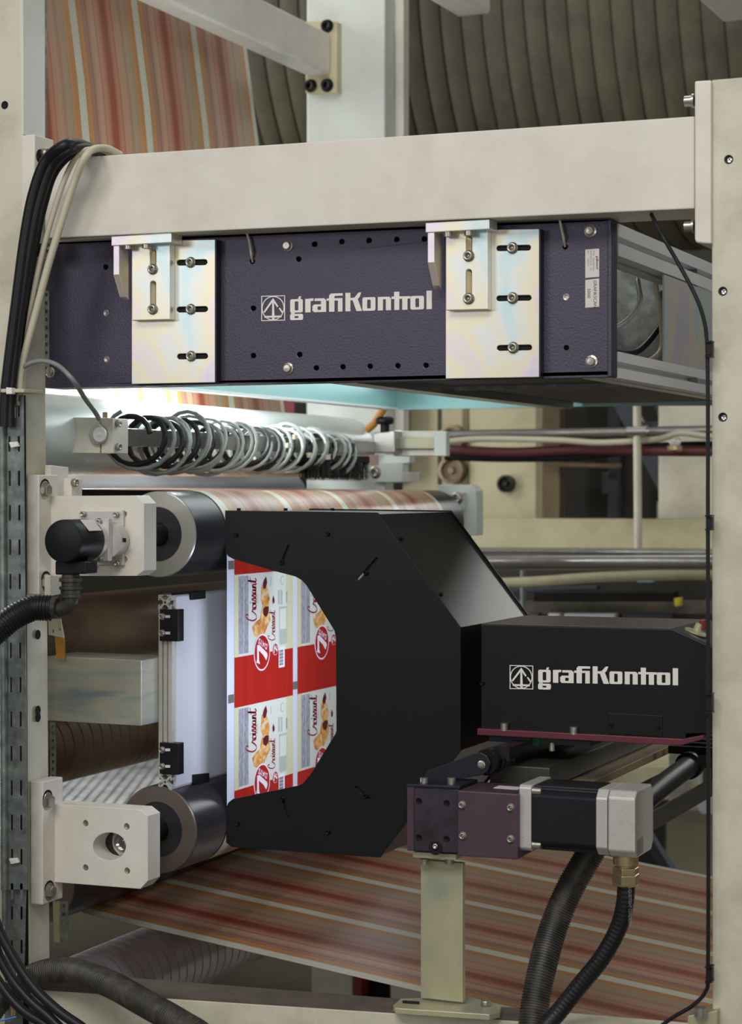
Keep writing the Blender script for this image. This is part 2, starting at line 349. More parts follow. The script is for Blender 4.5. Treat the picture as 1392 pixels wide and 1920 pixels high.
def perf(name_parent, px0, px1, y0, y1, Y, n, bendpx=0):
    """perforated steel strip: a real sheet with punched holes"""
    bm = bmn(); hs = []
    for k in range(n):
        yc = y0+(y1-y0)*(k+.5)/n; h = (y1-y0)/n*.22; xc = (px0+px1)/2; wd = (px1-px0)*.22
        hs.append([(xc-wd, yc-h), (xc+wd, yc-h), (xc+wd, yc+h), (xc-wd, yc+h)])
    quadY(bm, [(px0, y0), (px1, y0), (px1+bendpx, y1), (px0+bendpx, y1)], Y, .002, hs); return part('perforated_strip', bm, 'galv', name_parent)
perf(t, 79, 87, 0, 254, 2.505, 22)
perf(t, 82, 92, 545, 700, 2.494, 10)
perf(t, 94, 104, 1355, 1462, 2.545, 8)
perf(t, 112, 127, 1690, 1772, 2.55, 5); bm = bmn(); quadY(bm, [(99, 1690), (112, 1690), (113, 1768), (101, 1766)], 2.552, .003); part('angle_leg', bm, 'zincpost', t)
# slotted channel ----------------------------------------------------
t = thing('cable_channel', PY(24, 1700, 2.38), 'galvanised slotted cable channel on the front of the left post', 'cable tray')
def slots(rows, xs, hh, x0=0):
    return [vslot(x, y-hh, y+hh, 2.2, 4) for y in rows for x in xs]
def channel(y0, y1, rows, s0, Y, wdt=46):
    bm = bmn(); hs = [vslot(x+(y-740)*.006, y-15, y+15, 2.3, 4) for y in rows for x in (17, 34.5)]
    quadY(bm, [(5, y0), (wdt-2, y0), (wdt+(y1-y0)*.006, y1), (9, y1)], Y, .0015, hs)
    part('slotted_face', bm, 'galv', t)
rows = [768+k*64.5 for k in range(15)]
channel(741, 1668, rows, 0, 2.395)
bm = bmn(); hs = [vslot(x, y-13, y+13, 2.3, 4) for y in (1712, 1775) for x in (22, 40)]
quadY(bm, [(9, 1660), (49, 1660), (46, 1800), (40, 1990), (9, 1990)], 2.405, .0015, hs); part('slotted_face', bm, 'galv', t, label='darker lower section of the slotted channel')
bm = bmn(); quadY(bm, [(6, 741), (47, 741), (53, 1990), (12, 1990)], 2.424, .002); part('channel_back', bm, 'darkmachine', t)
bm = bmn(); cyl(bm, PY(4, 738, 2.392), PY(8, 1668, 2.392), .0055, 14); part('channel_lip', bm, 'galv', t, smooth=True, label='rolled bright edge of the channel')
bm = bmn(); cyl(bm, PY(8, 1668, 2.392), PY(8, 1736, 2.392), .004, 12); part('channel_lip', bm, 'galv', t, smooth=True)
for y in (834, 1615):
    bm = bmn(); quadY(bm, [(16, y-5), (30, y-6), (34, y+3), (20, y+6)], 2.388, .006); part('cable_tie', bm, 'white', t, bevel=.001)
# crossbeam -----------------------------------------------------------
t = thing('crossbeam', PY(700, 430, 2.5), 'long cream square crossbeam spanning between the two posts', 'beam')
bm = bmn(); quadY(bm, [(84, 299), (696, 259), (1303, 218), (1303, 391), (696, 419), (84, 447)], YF, .10)
part('beam_body', bm, 'cream', t, bevel=.0015)
bm = bmn(); quadY(bm, [(1303, 152), (1334, 150), (1334, 457), (1306, 455), (1303, 448)], YF-.012, .125); part('end_plate', bm, 'cream', t, bevel=.002)
Xr = PY(1303, 300, YF-.012).x
for y in (189, 424):
    q = PY(1303, y, YF+.01); bm = bmn(); cyl(bm, q, q+Vector((-.0125, 0, 0)), .0068, 16); cyl(bm, q, q+Vector((-.003, 0, 0)), .009, 16); part('bolt', bm, 'bolt', t, smooth=True)
# left flange of the beam: narrow front edge and the long side face
Xa = PY(66, 360, 2.43).x; bm = bmn()
z0 = PY(66, 252, 2.43).z; z1 = PY(66, 482, 2.43).z
box(bm, (PY(41, 360, 2.43).x, 2.428, z1), (Xa, PX(101, 360, Xa).y, z0)); part('end_plate', bm, 'cream', t, bevel=.002)
for y in (288, 465):
    q = PX(80, y, Xa); bolt(t, q, RT, .0075, 'cap', label=None)
    bolt(t, PX(76, y+6, Xa+.0002), RT, .011, 'hole', 'hole', 'bolt_slot')
# right post
t = thing('machine_post', PY(1392, 1900, 2.46)-Vector((0, 0, .7)), 'wide cream steel post filling the right edge, with drilled holes', 'post')
bm = bmn(); a = PY(1335, 150, YF-.004); b = PY(1337.5, 1900, YF-.004)
prism(bm, [(a.x, YF-.004, a.z), (a.x+.17, YF-.004, a.z), (a.x+.17, YF-.004, 0), (b.x, YF-.004, 0)], (0, .12, 0)); part('post_body', bm, 'cream2', t, bevel=.0015)
for x, y in ((1367, 299), (1356, 546), (1356, 782)):
    bolt(t, PY(x, y, YF-.004), FR, .0058, 'hole', 'boltdark', 'bolt_hole'); bolt(t, PY(x+2, y+1, YF-.0045), FR, .003, 'hole', 'chrome', 'pin')
# ================================================================== SCANNER BOX UNDER THE BEAM
YB = 2.50
t = thing('scanner_housing', PY(620, 720, 2.6), 'black web scanner housing hung under the crossbeam, with white lettering', 'machine housing')
HS = t
bm = bmn()
holes = [(590, 458), (641, 453), (692, 451), (744, 449), (796, 448), (593, 690), (643, 688), (694, 687), (746, 686), (799, 685), (560, 486), (475, 578), (475, 667), (562, 665), (473, 490),
         (198, 501), (1060, 463), (1062, 652), (1210, 0)][:-1]
quadY(bm, [(84, 455), (640, 428), (1143, 410), (1143, 708), (640, 717), (84, 722)], YB, .003, [circ(x, y, 4.8, 12) for x, y in holes])
part('front_panel', bm, 'blackbox', t, bevel=.001)
bm = bmn(); box(bm, PY(84, 722, YB), PY(1143, 707, YB)+Vector((0, .05, .003))); part('bottom_flange', bm, 'blackbox', t)
bm = bmn(); q0 = PY(84, 455, YB); q1 = PY(1143, 410, YB); prism(bm, [q0, q1, q1+Vector((0, 0, -.003)), q0+Vector((0, 0, -.003))], (0, .05, 0)); part('top_flange', bm, 'blackbox', t)
bm = bmn(); quadY(bm, [(1139, 410), (1146, 412), (1146, 706), (1139, 708)], YB-.002, .03); part('edge_lip', bm, 'blackbox', t, bevel=.0015)
bm = bmn(); quadY(bm, [(86, 470), (1135, 425), (1135, 700), (86, 712)], YB+.02, .002); part('inner_liner', bm, 'darkmachine', t)
for x, y in ((540, 461), (541, 691), (1108, 433), (1110, 678), (95, 698)): bolt(t, PY(x, y, YB), FR, .0065, 'flange')
for x, y in ((199, 587), (200, 674), (1062, 557)): bolt(t, PY(x, y, YB), FR, .0045, 'hole', 'bolt', 'rivet')
# rails of the housing, running back across the web
zb = PY(1140, 706, YB).z; XR_ = PY(1146, 560, YB).x
def extr(x1, z0, z1, y0, y1, wdt=.042, g=.006):
    """aluminium profile with T-slots on the right face and the underside"""
    h = z1-z0; g = .0042; a = [(x1-wdt, z0), (x1-wdt/2-g, z0), (x1-wdt/2-g, z0+.016), (x1-wdt/2+g, z0+.016), (x1-wdt/2+g, z0), (x1, z0), (x1, z0+h/2-g), (x1-.017, z0+h/2-g), (x1-.017, z0+h/2+g), (x1, z0+h/2+g), (x1, z1), (x1-wdt, z1)]
    return prism(bmn(), [(x, y0, z) for x, z in a], (0, y1-y0, 0))
zt1 = PY(1146, 413, YB).z; zt0 = PX(1146, 474, XR_).z
part('side_profile', extr(XR_, zt0, zt1, 2.535, 3.72, .05), 'alu', t)
zl0 = PX(1146, 706, XR_).z; zl1 = PX(1146, 656, XR_).z
part('side_profile', extr(XR_, zl0, zl1, 2.535, 3.72, .05), 'alu', t)
bm = bmn(); box(bm, (XR_-.4, 2.96, zb+.01), (XR_-.002, 2.962, zt1-.01)); part('divider', bm, 'galv', t, label='galvanised divider plate inside the housing')
bm = bmn(); a = PX(1253, 560, XR_+.004); box(bm, (XR_-.004, a.y, zb+.035), (XR_-.001, a.y+.32, zt0-.002)); part('side_plate', bm, 'zinc', t, label='rainbow-tinted zinc side plate')
# underside tray lit from inside
xl = PX(740, 768, -1.551); ztr = 1.5575
bm = bmn(); box(bm, (-1.56, 2.51, ztr+.004), (-1.551, 3.66, ztr+.05)); part('tray_wall', bm, 'teal', t)
bm = bmn(); box(bm, (-1.575, 2.51, ztr), (-1.545, 3.66, ztr+.004)); part('tray_lip', bm, 'alu', t)
bm = bmn(); box(bm, (-1.56, 3.66, ztr), (-.80, 3.67, ztr+.05)); part('tray_wall', bm, 'teal', t)
bm = bmn(); box(bm, (-1.56, 2.52, ztr+.05), (-1.22, 3.66, ztr+.055)); part('tray_roof', bm, 'panelwhite', t)
bm = bmn(); box(bm, (-1.52, 2.60, ztr+.035), (-1.34, 3.60, ztr+.05)); part('lamp_tube', bm, 'diffuser', t, label='glowing lamp strip')
bm = bmn(); box(bm, (-1.205, 2.52, ztr-.006), (-1.165, 3.62, ztr+.02)); part('guide_rail', bm, 'steel', t)
bm = bmn(); box(bm, (-1.16, 2.53, ztr+.006), (-.80, 3.66, ztr+.012)); part('bottom_cover', bm, 'darkmachine', t)
bm = bmn(); a = PY(1060, 735, 3.68); b = PY(1334, 760, 3.68); quadY(bm, [(890, 728), (1400, 736), (1400, 760), (890, 763)], 3.68, .004, [circ(1080+37*k, 746, 3, 8) for k in range(8)]); part('rear_strip', bm, 'boltdark', t, label='black rear strip with a row of holes')
# zinc mounting plates on the face --------------------------------------
def mount(pl, x0, y0, x1, y1, s, slots_, br, nm):
    g = thing('mounting_plate', PY((x0+x1)/2, y1, YB-.014), nm, 'bracket', 'zinc mounting plates on the scanner housing')
    bm = bmn(); hs = [slot(a, b, c, 5.2, 6, s) for a, b, c in slots_]
    quadY(bm, [(x0, y0), (x1, y0-3), (x1, y1-3), (x0, y1)], YB-.014, .003, hs); part('plate', bm, 'zinc', g, bevel=.0006)
    bm = bmn(); quadY(bm, [(x1-1, y0-3), (x1+2, y0-3), (x1+2, y1-3), (x1-1, y1-3)], YB-.014, .0145); part('plate_return', bm, 'blueblack', g)
    for a, b, c in slots_:
        bm = bmn(); quadY(bm, slot(a+1, b-1, c, 4, 6, s), YB-.0105, .002); part('slot_back', bm, 'hole', g)
        bolt(g, PY((a+b)/2-2, c, YB-.014), FR, .0062, 'socket')
    # L bracket with gusset
    g2 = thing('angle_bracket', PY(br[0], br[1], YB-.03), nm.replace('mounting plate', 'angle bracket').replace('flat', 'gusseted'), 'bracket', 'gusseted angle brackets under the crossbeam')
    X0, X1, Yt, Yb = br[2], br[3], br[4], br[5]
    bm = bmn(); xs = (X0+X1)/2+4
    hs = [vslot(xs, Yt+8, Yt+(Yb-Yt)*.32, 5.4, 6), vslot(xs, Yt+(Yb-Yt)*.48, Yt+(Yb-Yt)*.9, 5.4, 6)]
    quadY(bm, [(X0, Yt), (X1, Yt-2), (X1, Yb-2), (X0, Yb)], YB-.028, .014, hs); part('upright', bm, 'zinc', g2, bevel=.001)
    for h0, h1 in ((Yt+8, Yt+(Yb-Yt)*.32), (Yt+(Yb-Yt)*.48, Yt+(Yb-Yt)*.9)):
        bm = bmn(); quadY(bm, vslot(xs, h0+1, h1-1, 4.4, 6), YB-.0185, .004); part('slot_back', bm, 'brass', g2)
    a = PY(X0-37, Yt-16, YF+.006); b = PY(X1+4, Yt-4, YF+.006)
    bm = bmn(); box(bm, (a.x, YF+.004, b.z), (b.x, YB-.0145, a.z)); part('top_plate', bm, 'zinc', g2, bevel=.001)
    # gusset on the left, triangular
    bm = bmn(); gx = PY(X0-14, Yt, YF+.02).x; zt = a.z-.009; zm = PY(X0, Yt+(Yb-Yt)*.40, YB-.028).z; zc = PY(X0, Yt+(Yb-Yt)*.72, YB-.028).z
    prism(bm, [(gx, YF+.006, zt), (gx, YB-.016, zt), (gx, YB-.016, zc), (gx, YF+.012+.012, zc+.004), (gx, YF+.006, zm)], (-.010, 0, 0)); part('gusset', bm, 'zinc', g2, bevel=.001)
    for x in br[6]:
        q = PY(x, Yt-2, YF+.012); bm = bmn(); cyl(bm, (q.x, q.y, zt+.002), (q.x, q.y, zt-.0105), .0068, 18); part('bolt', bm, 'bolt', g2, smooth=True)
    for y in br[7]: bolt(g2, PY(xs, y, YB-.028), FR, .0062, 'socket')
mount(0, 247, 452, 404, 720, -.02, [(331, 389, 492), (331, 390, 580), (332, 390, 668)],
      (280, 602, 247, 319, 459, 601, (241, 275), (505, 580)), 'flat zinc mounting plate left of the white lettering on the scanner housing')
mount(1, 836, 432, 1012, 710, -.02, [(931, 996, 465), (931, 997, 559), (932, 998, 652)],
      (875, 582, 836, 915, 434, 582, (841, 880), (480, 560)), 'flat zinc mounting plate right of the white lettering on the scanner housing')
# paper labels --------------------------------------------------------------
def sticker(px, m='paperlabel', Y=YB-.0005):
    bm = bmn(); quadY(bm, px, Y, .0006); return part('sticker', bm, m, HS, label='small white type label')
def textmesh(s, size, m, parent, p, ux, uy, name='lettering', fit=None, bold=0, shear=0):
    cu = bpy.data.curves.new(name, 'FONT'); cu.body = s; cu.size = 1; cu.offset = bold; cu.shear = shear; cu.resolution_u = 2
    o = bpy.data.objects.new('tmp', cu); C.objects.link(o); bpy.context.view_layer.update()
    me = bpy.data.meshes.new_from_object(o.evaluated_get(bpy.context.evaluated_depsgraph_get())); bpy.data.objects.remove(o)
    ux = Vector(ux).normalized(); uy = Vector(uy).normalized(); xs = [v.co.x for v in me.vertices]; x0 = min(xs); wd = max(xs)-x0
    sx = (fit/wd) if fit else size
    for v in me.vertices: v.co = Vector(p)+ux*((v.co.x-x0)*sx)+uy*(v.co.y*size)-ORG[parent.name]
    me.name = name; me.materials.append(M[m]); r = bpy.data.objects.new(name, me); C.objects.link(r); r.parent = parent; ORG[r.name] = ORG[parent.name]; return r
s1 = sticker([(1098, 468), (1124, 466), (1124, 519), (1098, 521)]); s2 = sticker([(1098, 525), (1124, 522), (1124, 575), (1098, 577)])
dn = (0, 0, -1)
textmesh('GRAFIKSCAN', .0062, 'ink', s2, PY(1113.5, 526, YB-.0007), dn, RT, fit=PY(0, 526, YB).z-PY(0, 573, YB).z-.002)
textmesh('3000', .0062, 'ink', s2, PY(1102, 541, YB-.0007), dn, RT, fit=.0125)
textmesh('grafikontrol', .0045, 'ink', s1, PY(1118.5, 480, YB-.0007), dn, RT, fit=.017, bold=.02)
for x, y, s, f in ((1112, 470, 'TYPE   GRAFIKSCAN', .026), (1107, 470, 'MATRICOLA   N.', .026), (1102, 470, 'N.   2011', .02)):
    textmesh(s, .0032, 'inkgrey', s1, PY(x, y, YB-.0007), dn, RT, fit=f)
# the lettering and the round arrow emblem ----------------------------------
def R_(x0, y0, x1, y1): return [(x0, y0), (x1, y0), (x1, y1), (x0, y1)]
def RR(x0, y0, x1, y1, r=12):
    out = []
    for cx, cy, a in ((x1-r, y0+r, -90), (x1-r, y1-r, 0), (x0+r, y1-r, 90), (x0+r, y0+r, 180)):
        out += [(cx+r*math.cos(math.radians(a+k*30)), cy+r*math.sin(math.radians(a+k*30))) for k in range(4)]
    return out
GL = [('g', RR(256, 121, 350, 221), [RR(290, 138, 317, 205, 6)]), ('g', [(314, 122), (322, 101), (338, 101), (332, 122)], []), ('g', RR(255, 231, 352, 277), [RR(288, 247, 318, 262, 5)]), ('g', R_(262, 220, 290, 232), []),
      ('r', [(368, 121), (430, 118), (430, 136), (408, 140), (408, 222), (368, 222)], []),
      ('a', [(438, 120), (508, 120), (524, 134), (524, 222), (434, 222), (422, 210), (422, 176), (436, 164), (486, 164), (486, 139), (438, 139)], [RR(460, 180, 486, 206, 5)]),
      ('f', [(546, 222), (546, 139), (528, 139), (528, 122), (546, 122), (546, 100), (560, 86), (648, 86), (648, 104), (592, 104), (586, 110), (586, 122), (646, 122), (646, 222), (612, 222), (612, 139), (586, 139), (586, 222)], []),
      ('k', [(668, 84), (705, 84), (705, 123), (735, 121), (766, 84), (786, 84), (774, 118), (760, 132), (792, 222), (750, 222), (722, 141), (705, 141), (705, 222), (668, 222)], []),
      ('o', RR(795, 121, 892, 222), [RR(830, 139, 857, 205, 6)]),
      ('n', [(910, 222), (910, 121), (994, 121), (1008, 135), (1008, 222), (970, 222), (970, 139), (948, 139), (948, 222)], []),
      ('t', [(1012, 121), (1031, 121), (1031, 86), (1070, 86), (1070, 121), (1152, 121), (1152, 139), (1131, 139), (1131, 222), (1092, 222), (1092, 139), (1070, 139), (1070, 222), (1033, 222), (1033, 139), (1012, 139)], []),
      ('o', RR(1153, 121, 1254, 222), [RR(1190, 139, 1218, 205, 6)]), ('l', R_(1273, 84, 1313, 222), [])]
EM = [(R_(40, 90, 218, 278), [R_(46, 96, 212, 272)]), (circ(128, 184, 85, 36, 91), [circ(128, 184, 78, 36, 84)]), ([(122, 118), (134, 118), (140, 268), (120, 268)], []),
      ([(128, 108), (132, 128), (66, 218), (56, 210)], []), ([(128, 108), (122, 124), (160, 180), (168, 170)], []), ([(170, 186), (178, 180), (206, 218), (198, 228)], []), (R_(64, 240, 192, 254), [])]
def wordmark(fn, parent, Y, th=.0006):
    """fn maps drawing units to photo pixels; plate lies on plane Y"""
    for gl, o_, hs in GL:
        bm = bmn(); prism(bm, [PY(*fn(*p), Y) for p in o_], (0, th, 0), [[PY(*fn(*p), Y) for p in h] for h in hs]); part('letter', bm, 'white', parent)
    bm = bmn()
    for k, (o_, hs) in enumerate(EM):
        yy = Y-.00012*k; prism(bm, [PY(*fn(*p), yy) for p in o_], (0, th, 0), [[PY(*fn(*p), yy) for p in h] for h in hs])
    part('emblem', bm, 'white', parent, label='square emblem with a ringed arrow in white')
wordmark(lambda x, y: (480+x/3.977, 530+(y-.0265*(x-370))/3.977), HS, YB-.0008)
# wires and ties hanging at the box ------------------------------------------
for nm, pts in (('leftmost beige wire tie looped through the housing face, under the beam', [(463, 437), (468, 455), (471, 476), (474, 491)]), ('beige wire tie by the two white type labels', [(1050, 413), (1054, 432), (1057, 446), (1060, 462)])):
    cable('wire_tie', [PY(x, y, YB-.006) for x, y in pts[:-1]]+[PY(*pts[-1], YB+.004)], .0018, 'creamcable', nm, 'wire tie')
cable('black_cable', [PX(1290, 300, XR_-.03)-Vector((0,0,0)) if 0 else Vector((XR_-.05, 2.94, zt0-.01)), Vector((XR_-.035, 2.9, 1.66)), Vector((XR_-.05, 2.8, 1.60)), Vector((XR_-.05, 2.62, 1.59))], .005, 'rubber', 'black cable looping inside the open end of the scanner housing', 'cable')
cable('grey_cable', [Vector((XR_-.04, 2.86, zt0-.005)), Vector((XR_-.03, 2.85, 1.66)), Vector((XR_-.025, 2.83, 1.60)), Vector((XR_-.04, 2.70, 1.565))], .0042, 'creamcable', 'beige cable hanging inside the open end of the scanner housing', 'cable')
cable('grey_cable', [Vector((XR_-.05, 2.80, zt0-.005)), Vector((XR_-.03, 2.74, 1.665)), Vector((XR_-.03, 2.66, 1.63)), Vector((XR_-.05, 2.56, 1.60))], .004, 'greycable', 'grey cable curving down just behind the open edge of the scanner housing', 'cable')
# ================================================================== LEFT CABLE BUNDLES OVER THE BEAM
def pth(pts, Y): return [PY(x, y, Y if len(r) == 0 else r[0]) for x, y, *r in pts]
cable('black_cable', pth([(190, 292, 2.52), (165, 277, 2.47), (128, 271), (88, 300), (64, 360), (48, 440), (32, 560), (18, 670), (10, 742), (8, 800)], 2.38), .0085, 'rubber', 'outermost thick black cable hanging over the left end of the crossbeam', 'cable', 'black cables over the left end of the beam')
cable('black_cable', pth([(196, 296, 2.52), (172, 280, 2.47), (134, 280), (98, 312), (76, 370), (58, 450), (41, 560), (27, 670), (20, 742), (19, 800)], 2.385), .0075, 'rubber', 'middle black cable hanging over the left end of the crossbeam', 'cable', 'black cables over the left end of the beam')
cable('black_cable', pth([(200, 298, 2.52), (170, 284, 2.47), (140, 286), (104, 322), (84, 380), (68, 452), (50, 560), (33, 670), (27, 742), (26, 800)], 2.40), .0055, 'rubber', 'innermost thinner black cable hanging over the left end of the crossbeam', 'cable', 'black cables over the left end of the beam')
cable('cream_cable', pth([(215, 292, 2.5), (185, 280, 2.46), (150, 287), (124, 330), (100, 400), (78, 480), (58, 570), (38, 650), (30, 700), (28, 760)], 2.405), .0042, 'creamcable', 'outer cream cable beside the black cables at the left', 'cable', 'cream cables over the left end of the beam')
cable('cream_cable', pth([(225, 290, 2.5), (196, 278, 2.46), (165, 287), (140, 340), (114, 420), (90, 500), (66, 590), (47, 660), (38, 705), (36, 760)], 2.40), .0055, 'creamcable', 'inner thicker cream cable beside the black cables at the left', 'cable', 'cream cables over the left end of the beam')
cable('grey_cable', pth([(22, 760), (22, 716), (44, 688), (76, 677), (108, 685), (138, 714), (160, 748, 2.45), (178, 772, 2.5), (186, 786, 2.52)], 2.40), .0036, 'greycable', 'thin grey cable arching from the channel to the cream block', 'cable')
t = thing('cable_tie', PY(24, 733, 2.37), 'white cable tie around the bundle at the channel top', 'cable tie')
bm = bmn(); quadY(bm, [(1, 729), (45, 729), (45, 736), (1, 736)], 2.368, .05); part('strap', bm, 'creamcable', t, bevel=.001)
bm = bmn(); quadY(bm, [(11, 726), (22, 727), (22, 739), (11, 739)], 2.362, .01); part('buckle', bm, 'white', t, bevel=.001)
# thin cable down the right post
cable('thin_cable', pth([(1222, 402, 2.47), (1240, 438), (1268, 486), (1300, 545), (1318, 590), (1326, 640), (1328, 760), (1328, 1000), (1328.5, 1300), (1329, 1600), (1328, 1820), (1324, 1858), (1300, 1885), (1262, 1908), (1225, 1935)], 2.43), .0026, 'rubber', 'thin black cable running down the inner edge of the right post', 'cable')
for k, (y0, y1, nm) in enumerate(((967, 993, 'black cable clip on the right post beside the blurred pipes'), (1302, 1336, 'black cable clip on the right post beside the arm lettering'), (1814, 1842, 'lowest black cable clip on the right post'), (640, 668, 'topmost black cable clip on the right post, beside the scanner rails'))):
    t = thing('cable_clip', PY(1330, y1, 2.43), nm, 'cable clip')
    bm = bmn(); quadY(bm, [(1325, y0+2), (1336, y0+2), (1336, y1-2), (1325, y1-2)], 2.425, .01); part('clip_body', bm, 'rubber', t, bevel=.0006)
    for yy in (y0, y1):
        bm = bmn(); quadY(bm, [(1322, yy-1.5), (1335, yy-1.5), (1335, yy+1.5), (1322, yy+1.5)], 2.421, .014); part('clip_lip', bm, 'rubber', t)
# ================================================================== ROLLERS
XA, RA = -1.493, .0655        # roller axes
ZU, ZL = 1.330, .884
def roller(name, x, z, r, y0, y1, body, ring, label, bore=.62, group=None, collar=.0, cat='roller'):
    t = thing(name, (x, y0, z-r), label, cat, group)
    lathe_b = lathe(bmn(), (x, y0+.001, z), (0, 1, 0), [(r-.0015, 0), (r, .0015), (r, y1-y0-.0015), (r-.0015, y1-y0), (r*bore, y1-y0), (r*bore, y1-y0-.03)], 64)
    part('roller_body', lathe_b, body, t, smooth=True)
    bm = lathe(bmn(), (x, y0, z), (0, 1, 0), [(r*bore, .03), (r*bore, 0), (r*bore+.001, -.001), (r-.002, -.001), (r-.0005, .001), (r-.0005, .012), (r*bore, .03)], 64); part('end_ring', bm, ring, t, smooth=True)
    bm = lathe(bmn(), (x, y0, z), (0, 1, 0), [(0, .004), (r*.12, .0), (r*.16, .008), (r*.3, .004), (r*.32, .014), (r*.45, .012), (r*.5, .02), (r*bore, .016), (r*bore, .03)], 48); part('bearing', bm, 'boltdark', t, smooth=True)
    return t
tU = roller('guide_roller', XA, ZU, RA, 2.60, 3.72, 'gunroll', 'ringsteel', 'upper dark guide roller with a pale metal end ring')
tL = roller('guide_roller', XA, ZL, RA+.001, 2.60, 3.72, 'gunroll', 'ringdark', 'lower dark guide roller with a brown metal end ring')
# shafts into the bracket plates
for tt, z in ((tU, ZU), (tL, ZL)):
    bm = cyl(bmn(), (XA, 2.505, z), (XA, 2.61, z), .018, 24); part('shaft', bm, 'boltdark', tt, smooth=True)
# bracket plates ----------------------------------------------------------
def hexbolt(parent, q, r): bolt(parent, q, RT, r, 'hex')
YP = 2.462
def bracket(y_fl0, y_fl1, fx0, fx1, sx1, plate_px, side_px, label, bolts, hole=None):
    g = thing('roller_bracket', PY(fx1, y_fl1, 2.45), label, 'bracket')
    xf0 = PY(fx0, (y_fl0+y_fl1)/2, 2.43).x; xf1 = PY(fx1, (y_fl0+y_fl1)/2, 2.43).x
    z0 = PY(fx1, y_fl0, 2.43).z; z1 = PY(fx1, y_fl1, 2.43).z; yb = PX(sx1, y_fl0, xf1).y
    bm = box(bmn(), (xf0, 2.43, z1), (xf1, yb, z0)); part('flange', bm, 'cream', g, bevel=.0015)
    for x, y in bolts:
        q = PX(x, y, xf1); bolt(g, q+Vector((.0002, 0, .004)), RT, .0125, 'hole', 'hole', 'bolt_slot'); hexbolt(g, q, .0095)
    bm = bmn(); hs = [circ(*hole, 26)] if hole else []
    quadY(bm, plate_px, YP, .036, hs); part('plate', bm, 'cream', g, bevel=.0008)
    return g, xf1
gU, xfU = bracket(890, 1115, 50, 73, 110, [(94, 930), (256, 929), (270, 944), (270, 1070), (256, 1080), (94, 1080)], 0, 'upper cream roller bracket, carrying the black encoder', [(84, 919), (86, 1092)])
bm = bmn(); z0 = PX(110, 880, xfU).z; quadX(bm, [(84, 872), (118, 876), (118, 940), (84, 940)], xfU-.012, .010); part('rear_block', bm, 'cream', gU, bevel=.001)
bm = bmn(); rectY(bm, 112, 897, 134, 932, 2.50, .03); part('small_block', bm, 'cream', gU, bevel=.001); bolt(gU, PX(137, 905, PY(134, 905, 2.5).x), RT, .006, 'cap')
bm = bmn(); quadX(bm, [(83, 1078), (112, 1080), (112, 1112), (83, 1118)], xfU+.006, .010); part('lower_lug', bm, 'cream2', gU, bevel=.001)
gL, xfL = bracket(1466, 1697, 57, 80, 118, [(100, 1507), (262, 1518), (277, 1530), (277, 1652), (263, 1667), (100, 1654)], 0, 'lower cream roller bracket with an empty round bore', [(89, 1502), (92, 1672)], (205, 1587, 31, 30))
for x, y in ((161, 1543), (238, 1549), (161, 1626), (239, 1632)): bolt(gL, PY(x, y, YP), FR, .0046, 'hole', 'bolt', 'threaded_hole')
bm = lathe(bmn(), PY(205, 1587, YP)+Vector((.004, .032, 0)), (0, 1, 0), [(.018, .0), (.022, .004), (.014, .004), (.014, -.004), (.010, -.004), (.010, .004), (.004, .004), (.004, -.003), (0, -.003)], 32); part('bore_bearing', bm, 'chrome', gL, smooth=True)
bm = lathe(bmn(), PY(205, 1587, YP)+Vector((0, .037, 0)), (0, 1, 0), [(0, 0), (.030, 0), (.030, .012), (0, .012)], 32); part('bearing_cover', bm, 'gunroll', gL, smooth=True)
# encoder --------------------------------------------------------------------
t = thing('rotary_encoder', PY(120, 1080, 2.36), 'black cylindrical rotary encoder bolted to the upper roller bracket', 'encoder')
ec = PY(117, 1015, 2.352); r = .0305
bm = lathe(bmn(), ec, (0, 1, 0), [(0, 0), (r-.004, 0), (r-.001, .001), (r, .004), (r, .062), (r*.8, .064)], 56); part('encoder_body', bm, 'black', t, smooth=True)
bm = lathe(bmn(), ec+Vector((0, .064, 0)), (0, 1, 0), [(r*.98, 0), (r*.98, .012), (0, .012)], 40); part('rear_cap', bm, 'alucast', t, smooth=True)
bm = rectY(bmn(), 178, 972, 204, 1052, 2.427, .010); part('clamp_plate', bm, 'alucast', t, bevel=.001)
c = Vector((PY(208, 1010, 2.45).x, 2.437, ec.z)); bm = lathe(bmn(), c, (0, 1, 0), [(.026, 0), (.026, .020), (.012, .020)], 40); part('coupling', bm, 'alucast', t, smooth=True)
bm = box(bmn(), (c.x+.002, 2.4405, c.z-.003), (c.x+.03, 2.4425, c.z+.003)); part('coupling_slot', bm, 'hole', t)
bm = quadY(bmn(), [(150, 959), (231, 959), (231, 1060), (150, 1060)], 2.456, .006); part('mounting_plate', bm, 'alucast', t, bevel=.0008)
for x, y in ((157, 964), (219, 965), (221, 1057), (170, 1060)): bolt(t, PY(x, y, 2.455), FR, .0042, 'cap')
for x, y in ((186, 979), (187, 1047)): bolt(t, PY(x, y, 2.427), FR, .0046, 'socket')
for x, y in ((233, 963), (234, 1048)): bolt(t, PY(x, y, YP), FR, .0048, 'hole', 'bolt', 'threaded_hole')
bm = quadY(bmn(), [(103, 1052), (162, 1052), (162, 1076), (103, 1078)], 2.366, .03); part('outlet_box', bm, 'black', t, bevel=.002)
bm = bmn(); a = ec+Vector((.0145, .012, .0295)); prism(bm, [a+Vector((0, .012, 0)), a+Vector((0, .045, 0)), a+Vector((.0145, .045, -.0155)), a+Vector((.0145, .012, -.0155))], (.0006, 0, .0006)); part('type_label', bm, 'paperlabel', t, label='silver type label')
